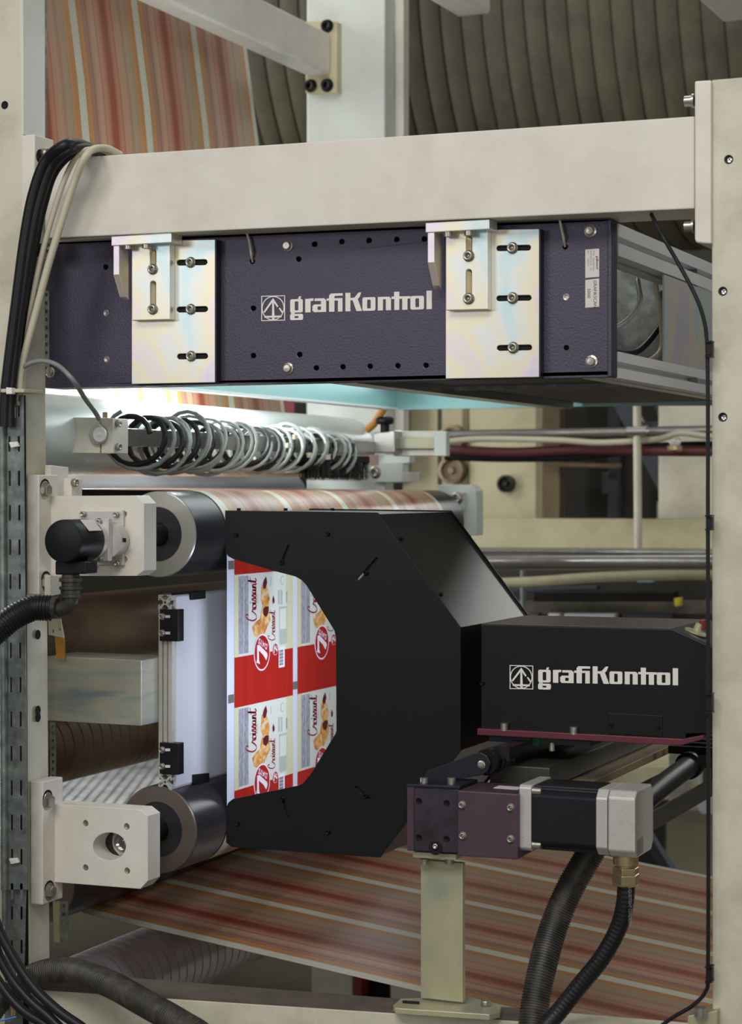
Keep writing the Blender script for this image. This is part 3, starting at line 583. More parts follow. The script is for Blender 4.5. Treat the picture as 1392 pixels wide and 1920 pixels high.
# gland and elbow
g = thing('conduit_elbow', PY(130, 1155, 2.375), 'dark green-grey conduit elbow below the encoder', 'conduit fitting')
a = PY(133, 1077, 2.38); bm = lathe(bmn(), a, (0, 0, -1), [(.0125, 0), (.0125, .004), (.0165, .005), (.0165, .010), (.0135, .011), (.0135, .016), (.0165, .017), (.0165, .021), (.0145, .022), (.0145, .027), (.0165, .028), (.0165, .032), (.0125, .033), (.0125, .036)], 20); part('gland', bm, 'conduit', g, smooth=True)
bm = sweep(bmn(), spline([a+Vector((0, 0, -.034)), PY(132, 1128, 2.38), PY(122, 1140, 2.38), PY(104, 1143, 2.38), PY(95, 1143, 2.38)], 8), .0115, 18); part('elbow', bm, 'conduit', g, smooth=True)
bm = cyl(bmn(), PY(112, 1140, 2.38), PY(93, 1140, 2.38), .0155, 22); part('collar', bm, 'conduit', g, smooth=True)
solo('ribbed_hose', ribbed(bmn(), [PY(95, 1140, 2.38), PY(62, 1141, 2.37), PY(28, 1156, 2.35), PY(-5, 1182, 2.33), PY(-50, 1225, 2.30), PY(-130, 1330, 2.26), PY(-200, 1520, 2.24), PY(-230, 1800, 2.24), PY(-240, 2300, 2.24)], .0185, .0048, .0016, 22), 'rubber', 'glossy black ribbed hose leaving the left edge from the conduit elbow', 'hose', smooth=True)
solo('orange_strap', quadY(bmn(), [(102, 1185), (118, 1185), (121, 1236), (106, 1236)], 2.54, .004), 'orange', 'small orange strap hanging below the perforated tab at the left', 'strap')
solo('perforated_tab', quadY(bmn(), [(90, 1152), (112, 1155), (119, 1196), (91, 1190)], 2.532, .003, [circ(99, 1184, 2.5, 8, 4), circ(112, 1180, 2, 8, 3.4)]), 'cream2', 'small perforated steel tab below the conduit elbow', 'bracket')
# ================================================================== FILM
Y0F, Y1F = 2.697, 3.615; XW = XA+RA+.0008
def film(name, path, label, y0=Y0F, y1=Y1F, parent=None, m='film', th=.0006, dz=0.0):
    """sheet of film following the X-Z path, its width along Y"""
    bm = bmn(); rows = []
    for x, z in path: rows.append([bm.verts.new((x, y0+(y1-y0)*k/8, z+dz*k/8)) for k in range(9)])
    for a, b in zip(rows, rows[1:]):
        for k in range(8): bm.faces.new([a[k], a[k+1], b[k+1], b[k]])
    o = finish(name, bm, m, (0, Y0F, 0), True); L = Vector((0, Y0F, 0))
    if parent: o.parent = parent; ORG[o.name] = L
    else: o.location = L; ORG[o.name] = L; tag(o, label, 'film')
    return o
pk = thing('printed_film', (0, Y0F, 0), 'printed packaging film running over the upper roller and down past the camera housing', 'film')
arc = lambda cx, cz, r, a0, a1, n=14: [(cx+r*math.cos(math.radians(a0+(a1-a0)*k/n)), cz+r*math.sin(math.radians(a0+(a1-a0)*k/n))) for k in range(n+1)]
film('film_over_roller', [(-2.1, ZU+RA+.008), (XA-.1, ZU+RA+.001)]+arc(XA, ZU, RA+.0008, 90, 0), '', parent=pk)
film('film_front', [(XW, ZU), (XW, ZL)], '', parent=pk, m='filmwhite')
film('film_under_roller', arc(XA, ZL, RA+.0018, 0, -88)+[(-1.62, .80)], '', parent=pk)
# print on the vertical run
fr = [o for o in pk.children if o.name == 'film_front'][0]
def pt(px, py): return PX(px, py, XW)
pc = {}
def ink(name, yz, m, lift, holes=(), parent=None):
    bm = prism(bmn(), [(XW+lift, y, z) for y, z in yz], (.0002, 0, 0), [[(XW+lift, y, z) for y, z in h] for h in holes])
    o = part(name, bm, m, fr); return o
LW, GAP = .207, .018; PER = pt(438, 1078).z-pt(438, 1328).z
ZR0 = pt(438, 1328).z                # bottom of the second red block on lane one
HR = pt(440, 1233).z-ZR0             # height of a red block
SC_C = [[(.13, .74), (.17, .86), (.13, .98), (.04, .92), (-.05, .66), (-.10, .34), (-.06, .06), (.04, 0), (.13, .08), (.2, .22)],
        [(.2, .2), (.25, .36), (.27, .42), (.29, .34), (.34, .36), (.33, .15), (.36, .03), (.40, .12)],
        [(.50, .34), (.43, .36), (.39, .2), (.43, .02), (.51, .06), (.53, .22), (.50, .34), (.56, .28)],
        [(.56, .22), (.585, .38), (.57, .12), (.60, .01), (.65, .12)], [(.60, .52), (.615, .57)],
        [(.65, .12), (.72, .42), (.755, .2), (.73, .02), (.67, .06), (.76, .05), (.80, .12)], [(.80, .12), (.87, .42), (.905, .2), (.88, .02), (.82, .06), (.91, .05), (.95, .12)],
        [(1.06, .36), (.98, .36), (.95, .16), (.99, .02), (1.05, .14), (1.08, .36), (1.07, .10), (1.10, .02), (1.15, .12)],
        [(1.15, .12), (1.19, .38), (1.18, .02)], [(1.18, .16), (1.25, .38), (1.29, .28), (1.28, .06), (1.32, .02), (1.37, .12)],
        [(1.37, .12), (1.46, .80), (1.42, .3), (1.41, .06), (1.46, .01), (1.53, .14)], [(1.34, .50), (1.60, .60)]]
def script(y, z, size, lift, m='pmaroon', wd=.0016):
    """hand-drawn word: advances upward (+Z), letter tops toward -Y"""
    bm = bmn()
    for st in SC_C:
        p = spline([(a, b, 0) for a, b in st], 5); n = len(p); L = []; Rr = []
        for i in range(n):
            d = (p[min(i+1, n-1)]-p[max(i-1, 0)]).normalized(); q = Vector((-d.y, d.x, 0)); wv = wd/size*(.35+.5*abs(d.y))*.62
            L.append(p[i]+q*wv); Rr.append(p[i]-q*wv)
        for i in range(n-1):
            vs = [bm.verts.new((XW+lift, y-v.y*size*.92, z+v.x*size)) for v in (L[i], L[i+1], Rr[i+1], Rr[i])]
            bm.faces.new(vs)
    o = part('script_word', bm, m, fr); return o
def oval(cy, cz, ry, rz, n=28, rot=0):
    return [(cy+ry*math.cos(2*math.pi*k/n)*math.cos(rot)-rz*math.sin(2*math.pi*k/n)*math.sin(rot), cz+ry*math.cos(2*math.pi*k/n)*math.sin(rot)+rz*math.sin(2*math.pi*k/n)*math.cos(rot)) for k in range(n)]
def pack(y0, zr, zmin=.885, zmax=1.33):
    """one pack print; every outline was read off the first lane of the photo and is re-laid here per lane and repeat"""
    def q(px, py): w = pt(px, py); return (w.y-2.721+y0, w.z-ZR0+zr)
    def rect(x0, ya, x1, yb): (a0, b1), (a1, b0) = q(x0, ya), q(x1, yb); return [(a0, b0), (a1, b0), (a1, b1), (a0, b1)]
    def ab(a0, b0, a1, b1): return [(y0+a0*LW, zr+b0*PER), (y0+a1*LW, zr+b0*PER), (y0+a1*LW, zr+b1*PER), (y0+a0*LW, zr+b1*PER)]
    def ik(nm, l, m, lift):
        zz = [z for _, z in l]
        if max(zz) <= zmin+.002 or min(zz) >= zmax-.002: return
        l2 = []
        for y, z in l:
            p = (y, min(max(z, zmin), zmax))
            if not l2 or (Vector((*p, 0))-Vector((*l2[-1], 0))).length > 1e-5: l2.append(p)
        if len(l2) > 2: return ink(nm, l2, m, lift)
    hr = HR/PER
    ik('cream_panel', ab(0, hr, 1, 1), 'pbase', .0004)
    ik('yellow_band', ab(0, hr, .08, 1), 'pyellow', .0006); ik('yellow_band', ab(.88, hr, 1, 1), 'pyellow', .0006)
    ik('red_block', ab(0, 0, 1, hr), 'pred', .0006)
    ik('fine_text', ab(.065, hr+.02, .145, .985), 'pgrey', .0008); ik('fine_text', ab(.155, hr+.02, .225, .985), 'pgrey', .0008)
    P_ = lambda s: [q(*p) for p in s]
    ik('pastry_picture', P_(((490, 1098), (497, 1094), (502, 1108), (505, 1122), (503, 1136), (505, 1150), (506, 1164), (500, 1176), (494, 1190), (484, 1196), (476, 1192), (472, 1176), (478, 1168), (487, 1160), (489, 1146), (492, 1136), (488, 1124), (489, 1110))), 'pbread', .0009)
    ik('chocolate_filling', P_(((493, 1104), (497, 1103), (500, 1092), (498, 1081), (494, 1088), (492, 1096))), 'pchoc', .0011)
    ik('chocolate_filling', P_(((492, 1142), (497, 1137), (503, 1137), (502, 1150), (498, 1157), (493, 1153))), 'pchoc', .0011)
    ik('cream_fold', P_(((489, 1116), (503, 1106), (504, 1110), (490, 1121))), 'pyellow', .0011)
    ik('chocolate_drop', P_(((510, 1124), (512, 1117), (514, 1123), (514, 1130), (511, 1132))), 'pchoc', .0009)
    for (px, py, sz, wd) in ((480, 1158, .041, .0022), (515, 1196, .029, .0014)):
        y_, z_ = q(px, py)
        if z_ > zmin and z_+sz*1.5 < zmax: script(y_, z_, sz, .0012, wd=wd)
    for r_ in ((521, 1106, 524, 1133), (526, 1106, 529, 1133), (536, 1109, 538, 1130), (523, 1140, 524, 1207), (537, 1138, 538, 1205), (523, 1138, 537, 1140), (525, 1180, 536, 1207), (507, 1082, 508, 1098), (482, 1112, 483, 1132)):
        ik('small_print', rect(*r_), 'pgrey2' if r_[0] != 536 else 'pgrey', .0008)
    (cy, cz) = q(529, 1088); ik('seal_mark', oval(cy, cz, .007, .0075), 'pgrey2', .0009); ik('seal_mark', oval(cy, cz, .0058, .0062), 'pbase', .0011)
    ik('barcode_field', rect(522, 1214, 533, 1250), 'pwhite', .0009)
    (a0, b1), (a1, b0) = q(523, 1218), q(530, 1246)
    for k in range(14):
        b = b0+(b1-b0)*k/14; ik('barcode_bar', [(a0, b), (a1, b), (a1, b+(b1-b0)*(.03 if k % 3 else .05)), (a0, b+(b1-b0)*(.03 if k % 3 else .05))], 'ink', .0012)
    # oval emblem: a turned 7 with the word DAYS beside it
    for (px, py, s) in ((490, 1223, 1.0), (515, 1217, .33)):
        cy, cz = q(px, py)
        if cz+.02*s < zmin: continue
        ik('emblem_rim', oval(cy, cz, .0285*s, .0295*s), 'pwhite', .0013); ik('emblem_oval', oval(cy, cz, .0262*s, .0270*s), 'pred', .0015)
        o7 = q(490, 1223)
        sv = [q(480+(x-480), y) for x, y in ((480.5, 1210), (484.5, 1209), (499, 1224), (500, 1229), (497.5, 1238), (492, 1228), (483.5, 1219.5), (484, 1238), (486, 1245), (479, 1242.5), (480.5, 1236))]
        ik('numeral_seven', [(cy+(y_-o7[0])*s, cz+(z_-o7[1])*s) for y_, z_ in sv], 'pwhite', .0017)
        if zmin+.012 < cz < zmax-.02:
            w_ = q(500, 1207.5); textmesh('DAYS', .0125*s, 'pwhite', fr, (XW+.0018, cy+(w_[0]-o7[0])*s, cz+(w_[1]-o7[1]-.001)*s), (0, -.92, .39), (0, -.39, -.92), name='emblem_word', fit=.033*s, bold=.02)
for lane in range(4):
    y0 = 2.721+lane*.225
    dzl = -.010*lane*0
    for k in (-2, -1, 0, 1):
        zr = ZR0+k*PER
        if zr > 1.32 or zr+PER < .90: continue
        if lane < 3: pack(y0, zr, .885, ZU-.002)
    for k in (-1, 0, 1):
        zm = ZR0+k*PER
        for yy in ([y0-.020] if lane == 0 else [y0-GAP]):
            if lane < 3: ink('register_mark', [(yy, zm+.009), (yy+GAP, zm+.009), (yy+GAP, zm+.022), (yy, zm+.022)], 'pmark', .0006)
# upper left run of film, from the ceiling to the bright roller
a = PY(484, 268, 3.612); b0 = PY(462, 95, 3.612); sl = (b0.x-a.x)/(b0.z-a.z)
zt = 2.75
film('printed_film', [(a.x+sl*(zt-a.z), zt), (a.x, a.z), (-1.79, 1.62), (-1.768, 1.49)], 'large striped film descending behind the crossbeam at the upper left')
# lower run
zf = lambda x: .722-.114*(x+1.684)
film('printed_film', [(-1.70, zf(-1.70)+.006), (-1.684, zf(-1.684)), (-.9, zf(-.9)), (-.2, zf(-.2))], 'striped film sloping to the lower right beneath the camera housing', dz=.046)
roller('guide_roller', -1.70, .722+.058+.003, .058, 2.60, 3.72, 'gunroll', 'ringdark', 'half-hidden roller behind the lower bracket where the film turns')
# bright roller, dark roller, brown roller, ribbed rollers
roller('guide_roller', -1.70, 1.484, .063, 2.50, 3.74, 'silverfilm', 'ringsteel', 'bright silvery roller glowing under the scanner lamps')
roller('guide_roller', -1.85, 1.378, .062, 2.50, 3.74, 'greyroll', 'ringdark', 'dark grey roller behind the coiled cables')
roller('guide_roller', -1.83, 1.155, .062, 2.62, 3.9, 'brown', 'ringdark', 'brown-stained roller left of the white backing panel')
def grooved(x, z, r, y0, y1, pitch, m, label, gw=.14, gd=.009):
    t = thing('grooved_roller', (x, y0, z-r), label, 'roller'); prof = [(0, 0), (r-.002, 0), (r, .002)]; y = .01
    while y < y1-y0-.01: prof += [(r, y), (r-gd, y+.0006), (r-gd, y+pitch*gw), (r, y+pitch*gw+.0006)]; y += pitch
    prof += [(r, y1-y0), (0, y1-y0)]
    part('roller_body', lathe(bmn(), (x, y0, z), (0, 1, 0), prof, 72), m, t, smooth=True); return t
grooved(-1.661, .600, .066, 2.62, 3.75, .027, 'ribsteel', 'shiny steel roller with spiral grooves below the film at the lower left')
grooved(-1.84, .965, .066, 2.62, 3.9, .030, 'brown', 'dark grooved roller behind the zinc square tube')
# ================================================================== BACKING PANEL WITH PROFILE
t = thing('backing_panel', (-1.48, 2.6, PY(310, 1480, 2.6).z), 'white backing panel in an aluminium profile frame beside the printed film', 'panel')
pzt = PY(297, 1115, 2.6).z; pzb = PY(297, 1480, 2.6).z; px0 = PY(297, 1300, 2.6).x; px1 = PY(322, 1300, 2.6).x
def xprof(x0, z0, s):
    """end section of a slotted profile: outline and hollow chambers"""
    m_ = s/2; g = s*.14; e = s*.16; d = s*.34
    out = [(0, 0), (m_-g, 0), (m_-g, e*.6), (e+g*.3, e*.6), (m_-e*.5, d), (m_+e*.5, d), (s-e-g*.3, e*.6), (m_+g, e*.6), (m_+g, 0), (s, 0)]
    pts = []
    for k in range(4):
        a = k*math.pi/2
        for (x, y) in out[:-1]:
            X, Y = x-m_, y-m_; pts.append((X*math.cos(a)-Y*math.sin(a)+m_, X*math.sin(a)+Y*math.cos(a)+m_))
    return [(x0+x, z0+y) for x, y in pts]
s = px1-px0
for z in (pzt-s, pzb):
    hole = [(px0+s/2+.0022*math.cos(k*.6283), z+s/2+.0022*math.sin(k*.6283)) for k in range(10)]
    bm = prism(bmn(), [(x, 2.60, zz) for x, zz in xprof(px0, z, s)], (0, 1.05, 0), [[(x, 2.60, zz) for x, zz in hole]]); part('profile', bm, 'alucast', t)
bm = bmn(); zz0, zz1 = pzb+s, pzt-s
for a, b, y in ((0, .26, 2.601), (.26, .40, 2.606), (.40, .60, 2.602), (.60, .74, 2.606), (.74, 1, 2.601)): box(bm, (px0+a*s, y, zz0), (px0+b*s, 2.62, zz1))
part('upright_profile', bm, 'alucast', t)
bm = box(bmn(), (px1-.004, 2.612, pzb+.004), (px1+.001, 3.60, pzt-.003)); part('panel_sheet', bm, 'panelwhite', t)
for y0, y1 in ((1142, 1203), (1392, 1453)):
    a = PY(297, y0, 2.594); b = PY(331, y1, 2.594); bm = box(bmn(), (a.x+.002, 2.594, b.z), (b.x+.003, 2.612, a.z)); o = part('hinge_clamp', bm, 'black', t, bevel=.001)
    for yy in (y0+14, y1-16):
        bolt(t, PY(304, yy, 2.594), FR, .0042, 'socket'); bm = quadY(bmn(), [(310, yy-2.5), (319, yy-2.5), (319, yy+2.5), (310, yy+2.5)], 2.5935, .001); part('clamp_slot', bm, 'paperlabel', t)
for (x0, y0, x1, y1) in ((355, 1108, 381, 1125), (360, 1450, 388, 1470)):
    bm = quadX(bmn(), [(x0, y0+2), (x1, y0-1), (x1, y1-3), (x0, y1)], px1+.001, .005); part('edge_clip', bm, 'black', t, bevel=.001)
bm = bmn(); quadX(bm, [(322, 1112), (372, 1106), (372, 1112), (322, 1116)], px1+.001, .003); part('edge_clip', bm, 'boltdark', t)
# zinc square tube
solo('square_tube', box(bmn(), (PY(85, 1300, 2.55).x, 2.55, PY(265, 1361, 2.55).z), (PY(265, 1300, 2.55).x, 2.64, PY(265, 1238, 2.55).z)), 'zincdull', 'dull zinc box section sticking out from the left post towards the backing panel', 'steel tube', bevel=.001)
# ================================================================== CAMERA HOUSING (C-SHAPED COVER)
YC = 2.60; DC = .29
t = thing('camera_housing', PY(640, 1607, 2.7), 'large matte black C-shaped cover with an angular notch facing the printed film', 'machine housing')
CH = t
outer = [(422, 957), (708, 961), (864, 1176), (864, 1409), (713, 1608), (434, 1588), (424, 1580)]
notch = [(424, 1514), (428, 1505), (437, 1498), (560, 1473), (569, 1468), (585, 1448), (629, 1376), (631, 1370), (630, 1196), (627, 1182), (575, 1098), (566, 1088), (554, 1081), (508, 1069), (437, 1048), (428, 1043), (423, 1036)]
hs = [slot(526, 541, 1040, 2.2, 4)]
def seg_slot(x0, y0, x1, y1, r):
    a = math.atan2(y1-y0, x1-x0); return [(x0+r*math.cos(a+math.pi/2+k*math.pi/5), y0+r*math.sin(a+math.pi/2+k*math.pi/5)) for k in range(6)]+[(x1+r*math.cos(a-math.pi/2+k*math.pi/5), y1+r*math.sin(a-math.pi/2+k*math.pi/5)) for k in range(6)]
holes = [seg_slot(529, 1054, 541, 1024, 2.0), seg_slot(672, 1086, 707, 1047, 2.2), seg_slot(530, 1498, 541, 1532, 2.0), seg_slot(668, 1476, 694, 1498, 2.2)]
bm = bmn(); quadY(bm, outer+notch, YC, .003, holes); part('front_plate', bm, 'black', t, bevel=.0015)
bm = bmn()
o3 = [(425, 960), (706, 964), (861, 1177), (861, 1408), (712, 1605), (434, 1585)]
W_ = [PY(x, y, YC+.003) for x, y in o3]
ctr = PY(640, 1290, YC)
def inset(p, k=.0015): d = (ctr-p); d.y = 0; return p+d.normalized()*k
for nm, i in (('top_panel', 0), ('upper_sloped_panel', 1), ('rear_panel', 2), ('lower_sloped_panel', 3), ('bottom_panel', 4)):
    a, b = W_[i], W_[i+1]; n = Vector((-(b-a).z, 0, (b-a).x)).normalized()*.002
    if n.dot(ctr-a) < 0: n = -n
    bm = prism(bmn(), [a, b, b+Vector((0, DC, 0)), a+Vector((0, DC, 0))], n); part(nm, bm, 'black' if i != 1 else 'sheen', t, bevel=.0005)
W2 = [PY(x, y, YC+.004) for x, y in [(424, 1514), (437, 1498), (560, 1473), (629, 1376), (630, 1190), (566, 1088), (508, 1069), (437, 1048), (423, 1036)]]
bm = bmn()
bm2 = quadY(bmn(), outer+notch, YC, .002)
bmesh.ops.translate(bm2, verts=bm2.verts, vec=(0, DC+.001, 0)); part('back_plate', bm2, 'black', t); bm.free()
for px_ in ([(522, 1018), (548, 1018), (548, 1062), (522, 1062)], [(686, 1040), (714, 1040), (714, 1070), (686, 1070)], [(524, 1490), (548, 1490), (548, 1538), (524, 1538)], [(660, 1470), (700, 1470), (700, 1504), (660, 1504)]):
    part('slot_back', quadY(bmn(), px_, YC+.0035, .001), 'hole', t)
for x, y in ((443, 1003), (615, 1001), (446, 1544), (616, 1560)): bolt(t, PY(x, y, YC), FR, .0032, 'cap', 'boltdark')
for x, y in ((529, 1054), (687, 1074), (530, 1498), (686, 1492)): bolt(t, PY(x, y, YC), FR, .0034, 'socket', 'boltdark')
for x, y in ((752, 1011), (826, 1116)):
    q = PY(x, y, YC+.02); bolt(t, q, (1, 0, .72), .003, 'cap', 'boltdark')
q = PY(850, 1010, 2.86)
for k in range(3): bolt(t, Vector((PY(448+88*k, 955, YC+.012).x, YC+.012, PY(448+88*k, 957.5, YC+.003).z)), (0, 0, 1), .003, 'cap', 'boltdark')
lm = lamp('strobe_lamp', (-1.13, 2.76, 1.10), (-1.43, 2.90, 1.10), .36, .02, 1.5, (.74, .80, 1))
bm = box(bmn(), (-1.11, 2.70, .93), (-1.09, 2.82, 1.27)); part('strobe_body', bm, 'darkmachine', t)
# ================================================================== CAMERA ARM
YR = 2.62; XRM = PY(902, 1300, YR).x
t = thing('arm_housing', PY(1100, 1392, 2.7), 'black arm housing with white lettering, joined to the C-shaped cover', 'machine housing')
AR = t
bm = quadY(bmn(), [(902, 1171), (1262, 1180), (1340, 1215), (1340, 1376), (1287, 1376), (1287, 1388), (902, 1369)], YR, .2); part('arm_cover', bm, 'black', t, bevel=.0012)
q0, q1, q2 = PY(903, 1170.5, YR+.001), PY(1262, 1179.5, YR+.001), PY(1340, 1214, YR+.001); up = Vector((0, 0, .0012))
bm = prism(bmn(), [q0, q1, q1+Vector((0, .198, 0)), q0+Vector((0, .198, 0))], up); part('top_panel', bm, 'armtop_sheen', t)  # thin overlay added to carry the sheen on the arm top
bm = prism(bmn(), [q1, q2, q2+Vector((0, .198, 0)), q1+Vector((0, .198, 0))], up+Vector((.0006, 0, 0))); part('chamfer_sheen', bm, 'sheen', t)  # thin overlay added to carry the sheen on the chamfer
bm = quadY(bmn(), [(895, 1366), (1281, 1386), (1320, 1378), (1320, 1386), (1276, 1398), (895, 1378)], YR-.008, .22); part('base_plate', bm, 'redplate', t, bevel=.0008, label='dull red anodised base plate')
bm = quadY(bmn(), [(1141, 1337), (1243, 1342), (1243, 1382), (1141, 1376)], YR-.0015, .002); part('access_cover', bm, 'black', t, bevel=.0006)
for x, y in ((1147, 1360), (1235, 1364)): bolt(t, PY(x, y, YR-.0015), FR, .0028, 'cap', 'boltdark')
bolt(t, PY(905, 1281, YR), FR, .003, 'cap', 'boltdark')
for x, y in ((946, 1370), (1076, 1377)):
    q = PY(x, y, YR-.004); bm = cyl(bmn(), q, q+Vector((0, 0, .0105)), .0058, 18); part('bolt', bm, 'bolt', t, smooth=True)
for x, y in ((1035, 1392),):
    q = PY(x, y, YR+.01); bm = cyl(bmn(), q, q-Vector((0, 0, .012)), .004, 16); part('bolt', bm, 'bolt', t, smooth=True)
bm = quadY(bmn(), [(918, 1379), (995, 1383), (995, 1395), (918, 1390)], YR+.004, .16); part('slide_block', bm, 'blueblack', t)
bm = quadY(bmn(), [(975, 1383), (1010, 1384), (1010, 1399), (975, 1394)], YR+.012, .06); part('green_pad', bm, 'greenpcb', t)
bm = quadY(bmn(), [(1046, 1386), (1108, 1390), (1108, 1400), (1046, 1396)], YR+.004, .16); part('slide_block', bm, 'blueblack', t)
def arm_map(x, y):   # drawing units of the first wordmark -> photo pixels of the arm wordmark
    y = y; u = (x-40)/1273; ytop = 1247+u*13.5; s = (1292.5-1247)/188; return (956+u*316, 1247+u*7.5+(y-90)*.238*(1-.03*u))
wordmark(arm_map, AR, YR-.0008)
cap = thing('lever_knob', PY(1315, 1195, 2.7), 'small clamp lever with a yellow-edged disc on the chamfer of the arm', 'knob')
bm = lathe(bmn(), PY(1308, 1187, 2.66), (.35, 0, 1), [(.018, 0), (.018, .002), (.007, .003), (.006, .014), (0, .015)], 24); part('disc', bm, 'zincpost', cap, smooth=True)
bm = box(bmn(), PY(1312, 1182, 2.655), PY(1326, 1160, 2.67)); part('lever', bm, 'redpaint', cap, bevel=.002)
# linear axis under the arm, running back
t = thing('linear_axis', (-1.0, 2.6, .95), 'black linear slide beam running back under the camera arm', 'slide')
a = PY(1045, 1472, 2.60); xa = a.x
bm = box(bmn(), (xa-.088, 2.568, a.z), (xa, 3.75, a.z+.028)); part('slide_beam', bm, 'slidegrey', t, bevel=.002)
bm = box(bmn(), (xa-.01, 2.60, a.z-.014), (xa+.030, 3.75, a.z-.002)); part('lower_rail', bm, 'brown', t, bevel=.001)
bm = box(bmn(), (xa-.08, 2.60, a.z+.028), (xa-.062, 3.75, a.z+.040)); part('guide_rail', bm, 'darkmachine', t, bevel=.001)
# drive block, gearbox and motor
t = thing('drive_unit', PY(965, 1612, 2.47), 'purple anodised drive blocks with a black stepper motor on the zinc stand', 'motor')
YD = 2.46
bm = quadY(bmn(), [(764, 1473), (862, 1480), (862, 1600), (764, 1595)], YD+.004, .075); part('end_block', bm, 'purpled', t, bevel=.0015)
bm = quadY(bmn(), [(764, 1475), (776, 1476), (776, 1594), (764, 1593)], YD+.0025, .002); part('edge_strip', bm, 'purple', t)
bm = quadY(bmn(), [(858, 1482), (971, 1489), (971, 1612), (858, 1605)], YD-.006, .085); part('gear_block', bm, 'purple', t, bevel=.0015)
bm = quadY(bmn(), [(762, 1470), (862, 1474), (862, 1480), (762, 1476)], YD+.002, .07); part('top_cover', bm, 'blueblack', t, bevel=.001)
for x, y in ((786, 1502), (838, 1506), (786, 1570), (838, 1573)): bolt(t, PY(x, y, YD+.004), FR, .0045, 'hole', 'boltdark', 'bolt_hole')
for x, y in ((867, 1509), (958, 1514), (868, 1567), (958, 1573)): bolt(t, PY(x, y, YD-.006), FR, .0042, 'socket')
bm = lathe(bmn(), PY(817, 1590, YD+.0035), (0, -1, 0), [(.0095, -.002), (.0095, .0012), (.006, .0015), (0, .0016)], 24); part('recess', bm, 'hole', t)
bolt(t, PY(818, 1586, YD+.002), FR, .0036, 'cap', 'chrome')
for x in (796, 847):
    q = PY(x, 1470, YD+.02); bm = cyl(bmn(), q, q+Vector((0, 0, .0085)), .0056, 16); part('bolt', bm, 'bolt', t, smooth=True)
q0 = PY(900, 1489, YD+.0); zt = PY(915, 1485, YD-.006).z
bm = box(bmn(), (PY(912, 1485, YD).x, YD+.028, zt), (PY(958, 1485, YD).x, YD+.05, zt+.0006)); part('type_label', bm, 'paperlabel', t, label='silver type label on the gearbox top')
def oct_(x0, x1, Yc, zc, w_, ch, m, nm, bev=.0012, notch=.0):
    h = w_/2; c = ch
    if notch: pts = [(-h+c, -h), (h-c, -h), (h-c, -h+c*.5), (h, -h+c*1.0) if 0 else (h-c*.5, -h+c*.6), (h, -h+c), (h, h-c), (h-c*.5, h-c*.6), (h-c, h-c*.5), (h-c, h), (-h+c, h), (-h+c, h-c*.5), (-h+c*.5, h-c*.6), (-h, h-c), (-h, -h+c), (-h+c*.5, -h+c*.6), (-h+c, -h+c*.5)]
    else: pts = [(-h+c, -h), (h-c, -h), (h, -h+c), (h, h-c), (h-c, h), (-h+c, h), (-h, h-c), (-h, -h+c)]
    return part(nm, prism(bmn(), [(x0, Yc+a, zc+b) for a, b in pts], (x1-x0, 0, 0)), m, t, bevel=bev)
xs = [PY(x, 1545, YD).x for x in (972, 998, 1000, 1116, 1138, 1190, 1192)]
zc = PY(1090, 1542, YD).z; Yc = YD+.047
hM = .087
oct_(xs[0], xs[2]-.004, Yc, zc, hM, .004, 'alucast', 'motor_flange')
oct_(xs[2]-.004, xs[3], Yc, zc, hM-.002, .012, 'motorblack', 'motor_body', .002, 1)
oct_(xs[3], xs[4]-.0005, Yc, zc, hM-.001, .011, 'alucast', 'motor_ring')
oct_(xs[4]+.0005, xs[5], Yc, zc, hM, .0095, 'alucast', 'rear_cover', .002)
for dz in (-1, 1):
    q = Vector((xs[1]-.002, Yc-hM/2+.006, zc+dz*(hM/2-.008))); bm = cyl(bmn(), q, q+Vector((.012, 0, 0)), .0052, 16); part('bolt', bm, 'bolt', t, smooth=True)
bm = quadX(bmn(), [(1194, 1576), (1206, 1568), (1206, 1598), (1194, 1606)], xs[5]+.0002, .0006); part('rating_label', bm, 'inkgrey', t)
# brass gland and black conduit
t = thing('cable_gland', PY(1175, 1660, 2.49), 'nickel brass cable gland under the motor', 'cable gland')
a = PY(1174, 1606, 2.49); bm = lathe(bmn(), a, (0, 0, -1), [(.0165, -.004), (.0165, .010), (.013, .011), (.013, .014)], 24); part('thread', bm, 'brass', t, smooth=True)
bm = lathe(bmn(), a, (0, 0, -1), [(.0145, .013), (.0175, .014), (.0175, .022), (.015, .023)], 6); part('hex_nut', bm, 'brass', t, bevel=.0008)
bm = lathe(bmn(), a, (0, 0, -1), [(.0165, .022), (.0185, .023), (.0185, .036), (.0160, .038)], 6); part('hex_nut', bm, 'brass', t, bevel=.0008)
hp = [PY(1175, 1654, 2.49), PY(1172, 1695, 2.49), PY(1160, 1740, 2.49), PY(1130, 1795, 2.485), PY(1090, 1845, 2.48), PY(1050, 1895, 2.47), PY(1010, 1945, 2.45), PY(960, 2040, 2.42), PY(940, 2200, 2.41), PY(935, 2500, 2.41)]
hz = solo('smooth_conduit', ribbed(bmn(), hp, .0118, .006, .00035, 20), 'rubber', 'smooth black conduit hanging from the brass gland and bending left', 'hose', smooth=True)
textmesh('LIQUIDTIGHT CONDUIT', .0062, 'inkgrey', hz, PY(1179, 1664, 2.4775), (0, 0, -1), (1, 0, 0), fit=.047)
solo('ribbed_hose', ribbed(bmn(), [PY(1130, 1560, 2.60), PY(1100, 1612, 2.585), PY(1068, 1668, 2.57), PY(1038, 1740, 2.55), PY(1016, 1820, 2.52), PY(1003, 1890, 2.50), PY(998, 1960, 2.48), PY(997, 2150, 2.42), PY(1000, 2500, 2.40)], .0195, .0036, .0014, 22), 'conduit', 'finely ribbed dark conduit dropping behind the motor to the lower right', 'hose', smooth=True)
